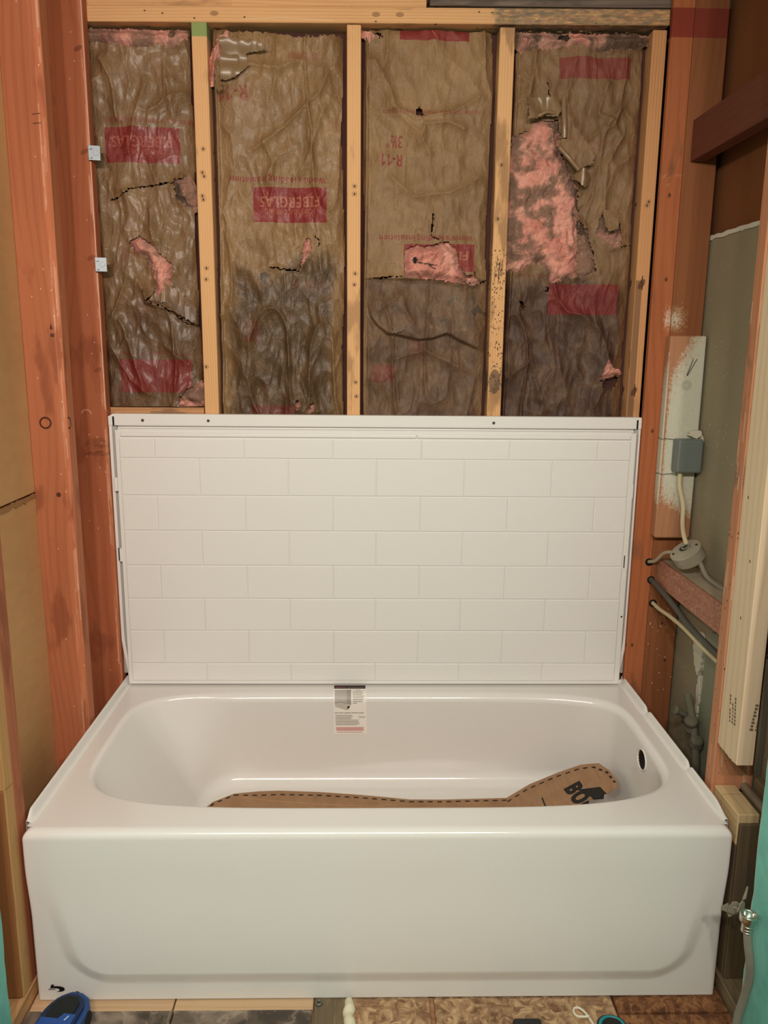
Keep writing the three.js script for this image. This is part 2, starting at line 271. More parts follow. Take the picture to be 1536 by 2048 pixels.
  const RB = woodUnique('brown', [.09, 2.41], 90, (x, w, h, r) => { x.fillStyle = 'rgba(120,30,20,.72)'; x.fillRect(0, h - 2.30, w, .07); for (const [a, b] of [[.3, 1.0], [.5, .62], [.7, .5]]) nailDot(x, r, w * a, h - b, .005, 'rgba(50,22,10,.7)');
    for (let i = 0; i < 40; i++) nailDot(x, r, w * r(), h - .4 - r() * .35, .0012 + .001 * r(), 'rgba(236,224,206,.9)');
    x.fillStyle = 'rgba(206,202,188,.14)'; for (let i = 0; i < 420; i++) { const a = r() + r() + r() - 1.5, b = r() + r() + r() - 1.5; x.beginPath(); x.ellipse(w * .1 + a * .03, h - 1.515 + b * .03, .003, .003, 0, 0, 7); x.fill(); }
  });  // darker copy of the post wood, standing for its shaded half
  CORNER = board('shaded_corner_post', .8155, .906, 0, 2.41, -.790, -.7515, RB, 'shaded half of the orange corner post, painted darker brown, with cables passing through', 'board');
  board('blocking', .832, .872, 1.925, 2.03, -.749, -.185, woodUnique('fir', [.105, .56], 95, null, { light: [112, 58, 38], dark: [90, 44, 28] }), 'dark red horizontal block high on the right wall', 'blocking');
  const wb = woodUnique('brown', [.102, .575], 99, (x, w, h, r) => {
    x.save(); x.beginPath(); x.rect(0, 0, w, h); x.clip();
    for (let i = 0; i < 50000; i++) {                                   // sprayed white paint, dot by dot
      const px = w * r(), py = h * r(); const e = Math.min(1, Math.max(0, (py / h * .9 + px / w * .30 - .17) * 4.5)) * Math.min(1, Math.max(0, (.86 - py / h + (px / w - .5) * .1) * 7)) * clamp((px / w - .06) * 9);
      if (r() > e) continue; x.fillStyle = `rgba(${190 + 20 * r()},${190 + 18 * r()},${172 + 18 * r()},.3)`; x.beginPath(); x.ellipse(px, py, .0012 + .0014 * r(), .0016 + .0022 * r(), 0, 0, 7); x.fill();
    }
    x.strokeStyle = 'rgba(50,40,34,.85)'; x.lineWidth = .0022; for (const k of [0, 1]) { x.beginPath(); x.moveTo(w * (.78 - k * .1), h * .11); x.lineTo(w * (.55 - k * .02), h * .19); x.stroke(); }
    x.lineWidth = .0008; for (let i = 0; i < 6; i++) { x.beginPath(); x.ellipse(w * .55, h * .235, .003 + i * .0022, .004 + i * .002, 0, 0, 7); x.globalAlpha = .4; x.stroke(); } x.globalAlpha = 1;
    x.lineWidth = .002; x.beginPath(); x.moveTo(0, h * .495); x.lineTo(w * .6, h * .505); x.stroke(); x.beginPath(); x.moveTo(0, h * .675); x.lineTo(w * .4, h * .67); x.stroke();
    x.restore();
  }, { light: [176, 124, 90], dark: [150, 100, 70] });
  board('painted_block', .803, .906, .893, 1.468, -.7505, -.712, wb, 'short vertical board with sprayed white paint, fixed on the darker half of the corner post', 'board', undefined, .006);
  const pinkM = woodUnique('fir', [.078, .58], 104, (x, w, h, r) => { for (let i = 0; i < 700; i++) { x.fillStyle = `rgba(${180 + 30 * r()},${140 + 30 * r()},${118 + 30 * r()},.3)`; x.beginPath(); x.ellipse(w * r(), h * r(), .001 + .003 * r(), .002 + .004 * r(), 0, 0, 7); x.fill(); } for (let i = 0; i < 14; i++) nailDot(x, r, w * (.2 + .6 * r()), h * (.55 + .4 * r()), .002, 'rgba(60,30,20,.8)'); }, { light: [168, 112, 88], dark: [140, 88, 66] });
  const bl = board('blocking', .831, .909, .745, .822, -.749, -.183, pinkM, 'pinkish horizontal block between the corner board and the near right stud', 'blocking');
  mesh('dust_layer', (() => { const g = gridGeo(24, 80, (u, v) => [.002 + .034 * 2 * (u - .5), .0388 + .0015 * fbm(u * 9, v * 50, 3), (v - .5) * .55]); return g; })(), std({ color: 0xa89a84, roughness: 1 }), bl).userData.label = 'grey plaster dust on the top face';
  const nl = tube([[0, 0, 0], [-.004, -.012, .006], [-.01, -.03, .012]], .0012, 8, 8); nl.translate(-.04, -.02, .19); mesh('bent_nail', nl, std({ color: 0x5a4a40, metalness: .7, roughness: .5 }), bl);

  const RO = woodUnique('post', [.096, 2.37], 110, (x, w, h, r) => { for (let i = 0; i < 60; i++) nailDot(x, r, w * r(), h - .2 - 1.0 * r(), .001 + .002 * r(), 'rgba(60,30,18,.7)'); for (let i = 0; i < 60; i++) { x.fillStyle = 'rgba(230,214,196,.35)'; x.fillRect(w * r(), h * r(), .002 + .004 * r(), .02 + .05 * r()); } x.fillStyle = '#0d0804'; x.beginPath(); x.arc(.076, h - .376, .017, 0, 7); x.fill(); }, { light: [190, 130, 94], dark: [160, 98, 66] });
  board('wall_stud', .770, .866, .04, 2.41, -.181, -.1425, RO, 'old orange stud of the right wall directly behind the new cut board', 'stud');
  const NW = woodUnique('spruce', [.096, 1.87], 117, (x, w, h, r) => {
    for (const [a, b] of [[.3, 1.0], [.72, .58], [.35, .45], [.5, .32], [.2, .8]]) nailDot(x, r, w * a, h - b, .0035, 'rgba(70,44,26,.8)');
    x.fillStyle = 'rgba(70,56,44,.75)'; x.save(); x.translate(w * .38, h - .10); x.rotate(-1.45); for (let i = 0; i < 3; i++) for (let k = 0; k < 8; k++) if (r() > .25) x.fillRect(-.02 + k * .008, i * .012 - .012, .0055, .0045 + .003 * r()); x.restore();
  }, { light: [224, 200, 168], dark: [204, 172, 138], contrast: .4, f: 40, warp: 2 });
  const nb = mesh('cut_board', (() => {
    const pts = []; const r = rng(31); for (let i = 0; i <= 24; i++) pts.push([-.046 + i * .092 / 24, -.935 + (i > 17 ? 0 : .004 * (17 - i) / 17) + (r() - .5) * .004]); pts.push([.046, .935], [-.046, .935]);
    const g = extrude(pts, .034, .002, 1); g.rotateY(-Math.PI / 2); g.translate(.017, 0, 0);
    const p = g.attributes.position, uv = g.attributes.uv, n = g.attributes.normal;
    for (let i = 0; i < p.count; i++) uv.setXY(i, clamp(Math.abs(n.getX(i)) > .5 ? .5 - p.getZ(i) / .096 : (p.getX(i) + .02) / .096), (p.getY(i) + .935) / 1.87); return g;
  })(), NW); nb.position.set(.792, 1.48, -.093);
  tag(nb, 'new pale spruce board on the right wall, sawn off raggedly above the tub corner', 'board');
  board('jack_stud', .777, .822, .039, .368, -.141, -.018, woodUnique('dirty', [.123, .329], 121, null, { light: [112, 92, 68], dark: [88, 70, 50] }), 'short stud under the pale block beside the right tub corner, shade painted dark brown', 'stud');  // dark brown stands for the shade beside the tub corner
  board('wood_block', .776, .824, .3685, .443, -.141, -.0185, woodUnique('spruce', [.123, .075], 122, (x, w, h) => { x.fillStyle = 'rgba(120,90,60,.7)'; x.fillRect(0, h * .45, w, .0014); }, { light: [212, 184, 140], dark: [188, 156, 112] }), 'pale wooden block on the short dark stud beside the right tub corner', 'block');
  board('nailed_board', .7775, .832, .039, .425, -.0175, -.008, woodUnique('dirty', [.0545, .386], 131, null, { light: [104, 86, 62], dark: [82, 66, 46] }), 'added dark brown board painting the shaded front of the short stud', 'board');  // thin dark board added in place of shade on the stud front
  board('filler_block', .8225, .905, .039, .425, -.141, -.03, woodMat('dirty'), 'dusty brown block behind the horizontal pipe at lower right', 'block');
  board('wood_lath', .868, .905, .4255, .462, -.141, .09, woodMat('dirty'), 'greyish wooden strip lying beyond the horizontal pipe', 'strip');
  board('sole_plate', .771, .875, 0, .0385, -.749, 1.9, woodMat('dirty'), 'dirty sole plate on the floor under the right wall studs', 'sole plate');
}
// ---------------------------------------------------------------- bathtub
const H = .418, DEPTH = .302;
const peel = texOf(pixels(512, 512, (u, v) => { const n = 255 * (.5 * fbm(u * 24, v * 24, 2) + .5 * vn(u * 60, v * 60)); return [n, n, n]; }), false, true);
peel.repeat.set(3, 3);
const enamel = phy({ color: new THREE.Color(.80, .775, .745), roughness: .16, bumpMap: peel, bumpScale: .00012 });
const OPEN = { l: .712, r: .722, b: .312, f: .312, cz: -.395, n: 4.2, nb: 5.5 }, BOT = { l: .49, r: .648, b: .276, f: .262, cz: -.395, n: 8, nb: 11 };
function ringPt(o, c, s) { const n = s < 0 ? o.nb : o.n, r = Math.pow(Math.pow(Math.abs(c), n) + Math.pow(Math.abs(s), n), -1 / n); return [(c < 0 ? o.l : o.r) * r * c, o.cz + (s < 0 ? o.b : o.f) * r * s]; }
function floorPt([x, z]) {                   // nearest point of the floor's rounded rectangle
  const rc = .085, qx = clamp(x, -BOT.l + rc, BOT.r - rc), qz = clamp(z, BOT.cz - BOT.b + rc, BOT.cz + BOT.f - rc), d = Math.hypot(x - qx, z - qz);
  return [qx + rc * (x - qx) / d, qz + rc * (z - qz) / d];
}
const R1 = .022, R2 = .040, NA = 10, NB = 48, NC = 12;
function profile(w) {                        // horizontal run w -> list of [t along run 0..1, y drop]
  let lo = .3, hi = Math.PI / 2 + .3;
  const f = (p) => { const L = (DEPTH - (R1 + R2) * (1 - Math.cos(p))) / Math.sin(p); return [(R1 + R2) * Math.sin(p) + L * Math.cos(p), L]; };
  for (let i = 0; i < 50; i++) { const m = (lo + hi) / 2; if (f(m)[0] > w) lo = m; else hi = m; }
  const p = (lo + hi) / 2, L = f(p)[1], out = [];
  for (let i = 0; i <= NA; i++) { const a = p * i / NA; out.push([R1 * Math.sin(a), R1 * (1 - Math.cos(a))]); }
  const a0 = out[NA]; for (let i = 1; i <= NB; i++) out.push([a0[0] + L * Math.cos(p) * i / NB, a0[1] + L * Math.sin(p) * i / NB]);
  const b0 = out[NA + NB]; for (let i = 1; i <= NC; i++) { const a = p * (1 - i / NC); out.push([b0[0] + R2 * (Math.sin(p) - Math.sin(a)), b0[1] + R2 * (Math.cos(a) - Math.cos(p))]); }
  return out.map(([x, y]) => [x / w, y]);
}
const tub = thing('bathtub', 'white enamelled alcove bathtub with a plain apron standing between the open side walls', 'bathtub');
{
  const N = 512, P = [], I = [], UV = []; let rings = 0;
  const dir = [], prof = [], A = [], B = [];
  for (let i = 0; i < N; i++) { const t = i / N * Math.PI * 2, c = Math.cos(t), s = Math.sin(t); dir.push([c, s]); const a = ringPt(OPEN, c, s), b = floorPt(a); A.push(a); B.push(b); prof.push(profile(Math.hypot(a[0] - b[0], a[1] - b[1]))); }
  const W = .757, ring = (fn) => { for (let i = 0; i < N; i++) { const q = fn(i); P.push(...q); UV.push(q[0], q[2] + q[1]); } rings++; };
  for (let k = 0; k <= 4; k++) ring(i => { const [c, s] = dir[i], m = 1 / Math.max(Math.abs(c), Math.abs(s)); const rx = W * m * c, rz = s < 0 ? -.395 + .368 * m * s : -.395 + .373 * m * s, t = k / 5; return [lerp(rx, A[i][0], t), H, lerp(rz, A[i][1], t)]; });
  const ovf = { y: .366, z: -.395, ry: .026, rz: .031 };
  for (let k = 0; k < prof[0].length; k++) ring(i => {
    const [t, y] = prof[i][k]; let px = lerp(A[i][0], B[i][0], t), pz = lerp(A[i][1], B[i][1], t), py = H - y;
    if (px > .5) { const dy = (py - ovf.y) / ovf.ry, dz = (pz - ovf.z) / ovf.rz, d = Math.hypot(dy, dz); if (d > .82 && d < 1.22) { const q = 1 / d; pz = ovf.z + (pz - ovf.z) * q; const ny = ovf.y + (py - ovf.y) * q; px += (ny - py) * .35; py = ny; } }
    return [px, py, pz];
  });
  for (let k = 1; k <= 6; k++) ring(i => { const t = k / 6; return [lerp(B[i][0], .08, t), H - DEPTH - .006 * t * (2 - t), lerp(B[i][1], BOT.cz, t)]; });
  for (let r = 0; r < rings - 1; r++) for (let i = 0; i < N; i++) {
    const a = r * N + i, b = r * N + (i + 1) % N, c = a + N, d = b + N;
    const cx = (P[a * 3] + P[d * 3]) / 2, cy = (P[a * 3 + 1] + P[d * 3 + 1]) / 2, cz = (P[a * 3 + 2] + P[d * 3 + 2]) / 2;
    if (cx > .5 && Math.hypot((cy - ovf.y) / ovf.ry, (cz - ovf.z) / ovf.rz) < .93) continue;
    I.push(a, b, d, a, d, c);
  }
  const g = new THREE.BufferGeometry(); g.setAttribute('position', new THREE.Float32BufferAttribute(P, 3)); g.setAttribute('uv', new THREE.Float32BufferAttribute(UV, 2)); g.setIndex(I); g.computeVertexNormals();
  mesh('rim_and_basin', g, enamel, tub);
  const rimPts = []; for (let i = 0; i < 48; i++) { const a = i / 48 * 6.2832, y = ovf.y + ovf.ry * Math.sin(a), z = ovf.z + ovf.rz * Math.cos(a); rimPts.push(V(0, y, z)); }
  // x of the right wall at a height, from the profile at angle 0
  const wallX = (y) => { for (let k = 1; k < prof[0].length; k++) { const [t0, d0] = prof[0][k - 1], [t1, d1] = prof[0][k]; if (H - d1 <= y) { const q = (H - d0 - y) / (d1 - d0); return lerp(A[0][0], B[0][0], lerp(t0, t1, q)); } } return .65; };
  rimPts.forEach(p => { p.x = wallX(p.y) - .0006; });
  mesh('overflow_rim', new THREE.TubeGeometry(new THREE.CatmullRomCurve3(rimPts, true), 96, .0024, 8, true), enamel, tub);
  const cup = new THREE.CylinderGeometry(.034, .034, .05, 32, 1, false); cup.rotateZ(Math.PI / 2 - .33); cup.translate(.734, ovf.y + .003, ovf.z); mesh('overflow_dark_plug', cup, std({ color: 0x050403, roughness: 1 }), tub);  // black plug added so the overflow hole looks dark inside
  // front apron with the raised panel in its lower part, rounded top and ends
  const rr = .020, zFront = (x, y) => {
    const Amp = .0085 * sst(.31, .10, y), yb = .060, xl = -.662 - (y - .06) * .24, xr = .672 + (y - .06) * .24, rc = .070;
    const dx = Math.min((x - xl) * .93, (xr - x) * .93), dy = y - yb;
    const d = (dx < rc && dy < rc) ? rc - Math.hypot(rc - dx, rc - dy) : Math.min(dx, dy);
    const q = clamp((d + .015) / .031); return Amp * lerp(q, sst(0, 1, q), .35);
  };
  const halfW = (y) => .762 - .006 * sst(.34, .2, y) - (y > H - .022 ? .022 - Math.sqrt(Math.max(0, .022 ** 2 - (y - H + .022) ** 2)) : 0);
  const prow = []; for (let k = 0; k <= 10; k++) { const a = k / 10 * Math.PI / 2; prow.push([H - rr + rr * Math.cos(a), -rr + rr * Math.sin(a) - .002]); }
  for (let k = 1; k <= 150; k++) prow.push([lerp(H - rr, .004, k / 150), -.002]);
  const nx = 260, ga = gridGeo(nx + 8, prow.length - 1, (u, v) => {
    const k = Math.round(v * (prow.length - 1)), [y, z] = prow[k], i = Math.round(u * (nx + 8)); const hw = halfW(y);
    let x, zz = z;
    if (i < 4 || i > nx + 4) { const e = i < 4 ? 4 - i : i - nx - 4, a = Math.min(e, 3) / 3 * Math.PI / 2, s = i < 4 ? -1 : 1, r = .006; x = s * (hw - r + r * Math.sin(a)); zz = z - r + r * Math.cos(a) - (e === 4 ? .03 : 0); }
    else { x = lerp(-hw + .006, hw - .006, (i - 4) / nx); zz = z + zFront(x, y); }
    return [x, y, zz];
  }, null, (u, v, q) => [q[0], q[1]]);
  { const ix = ga.index.array; for (let i = 0; i < ix.length; i += 3) { const t = ix[i]; ix[i] = ix[i + 1]; ix[i + 1] = t; } ga.computeVertexNormals(); }
  mesh('apron', ga, enamel, tub);
  // raised tile flanges along both ends
  const pf = [[0, 0], [-.003, .0006], [-.006, .0026], [-.0085, .006], [-.0105, .012], [-.0125, .019], [-.0145, .0225], [-.017, .023], [-.0185, .021], [-.0185, -.02]];
  const flange = (s, hz) => {
    const n = 160, g = gridGeo(pf.length - 1, n, (u, v) => { const [a, b] = pf[Math.round(u * (pf.length - 1))], z = lerp(-.775, -.032, v), [h, o] = hz(z); return [s * (.7445 - a + (b > .006 ? o : 0)), H + (b > 0 ? b * h : b) + .0002, z]; }, null, (u, v, q) => [q[0], q[2]]);
    mesh('tile_flange', g, enamel, tub);
  };
  flange(-1, z => [z > -.06 ? lerp(1, .25, sst(-.06, -.034, z)) : 1, 0]);
  flange(1, z => { let h = z < -.555 ? 1 : z < -.25 ? .92 : .84; h -= .45 * Math.exp(-(((z + .545) / .012) ** 2)) + .5 * Math.exp(-(((z + .245) / .009) ** 2)); if (z > -.10) h *= lerp(1, .3, sst(-.10, -.034, z)); return [h, z > -.245 ? -.0015 : 0]; });
  // back flange under the wall panel
  const bf = boxAt(-.757, .757, H - .03, H + .012, -.772, -.766); mesh('tile_flange', bf, enamel, tub);
  // printed care label, stuck over the lip
  const lc = canvasOf(260, 460), x = lc.getContext('2d');
  x.fillStyle = '#f4eee6'; x.fillRect(0, 0, 260, 460);
  x.fillStyle = '#241a18'; x.fillRect(4, 4, 250, 58); x.fillStyle = '#6e3236'; x.fillRect(14, 28, 80, 20); x.fillStyle = '#5a4a48'; x.fillRect(110, 30, 130, 14);
  x.fillStyle = '#b9b2aa'; x.beginPath(); x.moveTo(12, 84); x.lineTo(140, 78); x.lineTo(140, 210); x.lineTo(60, 200); x.lineTo(12, 208); x.fill();
  x.fillStyle = '#a39c94'; x.beginPath(); x.moveTo(106, 82); x.lineTo(140, 78); x.lineTo(140, 214); x.lineTo(106, 204); x.fill();
  x.fillStyle = '#c6bfb6'; x.beginPath(); x.moveTo(12, 208); x.lineTo(56, 196); x.lineTo(106, 206); x.lineTo(140, 214); x.lineTo(112, 266); x.lineTo(14, 236); x.fill();
  x.strokeStyle = '#4a4440'; x.lineWidth = 2; x.beginPath(); x.moveTo(12, 208); x.lineTo(56, 197); x.lineTo(138, 215); x.stroke(); x.fillStyle = '#2a2624'; x.beginPath(); x.ellipse(118, 240, 8, 13, .6, 0, 7); x.fill();
  x.fillStyle = '#5e5650'; x.fillRect(178, 82, 36, 6); const r = rng(3);
  for (let i = 0; i < 9; i++) x.fillRect(152, 100 + i * 13, (i === 8 ? 34 : 72 + r() * 24), 4);
  x.fillStyle = '#342e2c'; x.font = 'bold 13px sans-serif'; x.fillText('CARE AND CLEANING INSTRUCTIONS', 8, 290, 240);
  x.fillStyle = '#7a706a'; for (let i = 0; i < 9; i++) x.fillRect(14, 303 + i * 10, (i < 4 ? 120 : 160) + r() * 34, 4);
  x.strokeStyle = '#4a4440'; x.lineWidth = 2.4; x.font = '26px serif'; x.fillStyle = '#4a4440'; x.fillText('Oric', 196, 328);
  x.fillStyle = '#e3b9b4'; x.fillRect(16, 402, 222, 34); x.fillStyle = '#c98c88'; for (let i = 0; i < 3; i++) x.fillRect(22, 408 + i * 9, 206, 4); x.fillStyle = '#b0706c'; x.fillRect(24, 444, 200, 4);
  const p0 = profile(Math.abs((OPEN.cz - OPEN.b) - (BOT.cz - BOT.b))), path = [[-.752, H + .0008]], zo = OPEN.cz - OPEN.b; path.push([zo, H + .0008]);
  const w0 = BOT.cz - BOT.b - zo; for (const [t, y] of p0) { if (y > .136) break; if (y > 0) path.push([zo + w0 * t + .0009 * Math.min(1, y / .02), H - y + .0009 * Math.max(0, 1 - y / .02)]); }
  let len = [0]; for (let i = 1; i < path.length; i++) len.push(len[i - 1] + Math.hypot(path[i][0] - path[i - 1][0], path[i][1] - path[i - 1][1]));
  const Lt = len[len.length - 1];
  const lg = gridGeo(6, path.length - 1, (u, v) => { const k = Math.round(v * (path.length - 1)); return [-.1315 + .099 * u + .003 * len[k] / Lt, path[k][1], path[k][0]]; }, null, (u, v) => [u, 1 - len[Math.round(v * (path.length - 1))] / Lt]);
  { const ix = lg.index.array; for (let i = 0; i < ix.length; i += 3) { const t = ix[i]; ix[i] = ix[i + 1]; ix[i + 1] = t; } lg.computeVertexNormals(); }
  mesh('care_label', lg, std({ map: texOf(lc), roughness: .5, side: THREE.DoubleSide }), tub).userData.label = 'printed paper care label stuck over the back lip';
  // maker's badge at lower left of the apron
  const bc = canvasOf(320, 170), b = bc.getContext('2d'); b.clearRect(0, 0, 320, 170);
  b.fillStyle = '#060608'; b.beginPath(); b.moveTo(70, 4); b.lineTo(122, 4); b.lineTo(108, 40); b.bezierCurveTo(190, 30, 312, 44, 318, 98); b.bezierCurveTo(322, 146, 250, 164, 150, 160); b.bezierCurveTo(206, 152, 226, 132, 216, 108); b.bezierCurveTo(202, 80, 140, 78, 40, 82); b.closePath(); b.fill();
  b.font = 'bold 40px sans-serif'; b.fillStyle = '#101012'; b.fillText('BOOTZ', 8, 120, 205);
  const bg = new THREE.PlaneGeometry(.0365, .0205); bg.translate(-.7135, .0355, .0002);
  mesh('badge', bg, std({ map: texOf(bc), transparent: true, alphaTest: .4, roughness: .4 }), tub).userData.label = 'small black printed maker mark';
}

// ---------------------------------------------------------------- tiled surround panel
{
  const acryl = phy({ color: new THREE.Color(.80, .78, .75), roughness: .26 });
  const pn = thing('wall_panel', 'white moulded surround panel with a brick tile pattern on the back rim of the tub', 'wall panel', [0, .424, -.76]);
  const at = (g) => { g.translate(0, -.424, .76); return g; };
  mesh('backing', at(boxAt(-.7405, .7285, .4265, 1.196, -.787, -.7532)), acryl, pn);
  mesh('bottom_edge', at(boxAt(-.748, .741, .424, .4325, -.7535, -.7505)), acryl, pn);
  const rowY = [.4335, .490, .5935, .6935, .7955, .9, 1.0045, 1.113, 1.170], gap = .0008;
  const tileCache = {};
  for (let r = 0; r < 8; r++) {
    const off = (r % 2 ? -.131 : -.0055), xs = [-.7395]; for (let k = -4; k < 5; k++) { const x = off + k * .2545; if (x > -.725 && x < .715) xs.push(x); } xs.push(.7275);
    for (let i = 0; i + 1 < xs.length; i++) {
      const w = xs[i + 1] - xs[i] - gap, h = rowY[r + 1] - rowY[r] - gap, key = w.toFixed(4) + h.toFixed(4);
      if (!tileCache[key]) { const b = .0024, q = .0016, g = new THREE.ExtrudeGeometry(shapeOf([[-w / 2 + b, -h / 2 + b], [w / 2 - b, -h / 2 + b], [w / 2 - b, h / 2 - b], [-w / 2 + b, h / 2 - b]]), { depth: .001, bevelEnabled: true, bevelThickness: q, bevelSize: b, bevelSegments: 1 }); tileCache[key] = g; }
      const m = mesh('tile', tileCache[key], acryl, pn); m.position.set((xs[i] + xs[i + 1]) / 2, (rowY[r] + rowY[r + 1]) / 2 - .424, -.7535 + .76 + .0004);
    }
  }
  for (const [a, b] of [[-.735, .1085], [.1105, .7265]]) { const g = new RoundedBoxGeometry(b - a, .012, .010, 3, .0035); g.translate((a + b) / 2, 1.180, -.7525); mesh('ledge_bead', at(g), acryl, pn); }
  // groove between the bead and the nailing strip
  const sl = gridGeo(8, 12, (u, v) => { const q = v, y = 1.187 + .022 * q, z = -.7525 - .022 * Math.sin(q * Math.PI) ** .7 - .008 * q; return [lerp(-.7485, .7415, u), y, z]; }); mesh('groove', at(sl), acryl, pn);
  const ns = extrude([[-.770, 1.2055], [.761, 1.2055], [.761, 1.229], [.7595, 1.233], [.755, 1.2365], [-.756, 1.2365], [-.770, 1.228]], .024, .0012, 2); ns.translate(0, 0, -.787); mesh('nailing_strip', at(ns), acryl, pn);
  const dark = std({ color: 0x4a463e, metalness: .5, roughness: .5 });
  for (const [px, py] of [[-.672, 1.2195], [-.486, 1.2195], [.330, 1.219]]) { const g = new THREE.CylinderGeometry(.0042, .0042, .0024, 20); g.rotateX(Math.PI / 2); g.translate(px, py, -.7617); mesh('screw_head', at(g), dark, pn); }
  const hole = std({ color: 0x100c08, roughness: 1 }), shadedChan = std({ color: new THREE.Color(.40, .395, .37), roughness: .6 });
  // side flange: outer lip, recessed channel (its shade painted grey) with clip tabs, edge strip
  const side = (s, xo, xl, xc, xs, tabs) => {
    mesh('side_channel', at(boxAt(Math.min(s * xo, s * xc) + .001, Math.max(s * xo, s * xc) - .001, .45, 1.205, -.789, -.7735)), shadedChan, pn);
    const dx = [[1.228, 0], [.60, 0], [.565, .0008], [.535, .0035], [.49, .0095], [.455, .0145], [.428, .0165]];
    const strip = (xa, xb, depth, z, nm, k = 1, top = 1.228) => { const p = [...dx.map(([y, d]) => [Math.min(y, top), d]).map(([y, d]) => [s * (xa - d * k), y]), ...dx.map(([y, d]) => [s * (xb - d * k), Math.min(y, top)]).reverse()]; const g = extrude(s > 0 ? p.reverse() : p, depth, .0007, 2); g.translate(0, 0, z); mesh(nm, at(g), acryl, pn); };
    strip(xo, xl, .022, -.787, 'outer_lip');
    strip(xc, xs, .031, -.783, 'edge_strip', .0, 1.192);
    for (const [y, x, slot] of tabs) {
      const b = new RoundedBoxGeometry(.0095, .040, .012, 2, .0012); b.translate(x, y, -.757); const m = mesh('clip_tab', at(b), acryl, pn);
      if (slot) mesh('slot', at(boxAt(x - .0075, x - .0047, y - .016, y + .022, -.7525, -.7508)), hole, m);
    }
    const cx = s * (xl - .002), m = mesh('corner_tab', at(boxAt(Math.min(cx + s * .001, cx + s * .009), Math.max(cx + s * .001, cx + s * .009), 1.206, 1.231, -.7625, -.7605)), acryl, pn);
    mesh('slot', at(boxAt(cx - s * .0045 - .0025, cx - s * .0045 + .0025, 1.205, 1.230, -.7622, -.7612)), hole, m);
  };
  side(-1, .770, .7615, .7485, .7405, [[1.036, -.7545, false], [.826, -.7515, true]]);
  side(1, .761, .7525, .7415, .7285, [[1.022, .7395, false], [.808, .7385, true]]);
  const ph = new THREE.CylinderGeometry(.0026, .0026, .001, 16); ph.rotateX(Math.PI / 2); ph.translate(.736, .640, -.7508); mesh('screw_hole', at(ph), hole, pn);
}
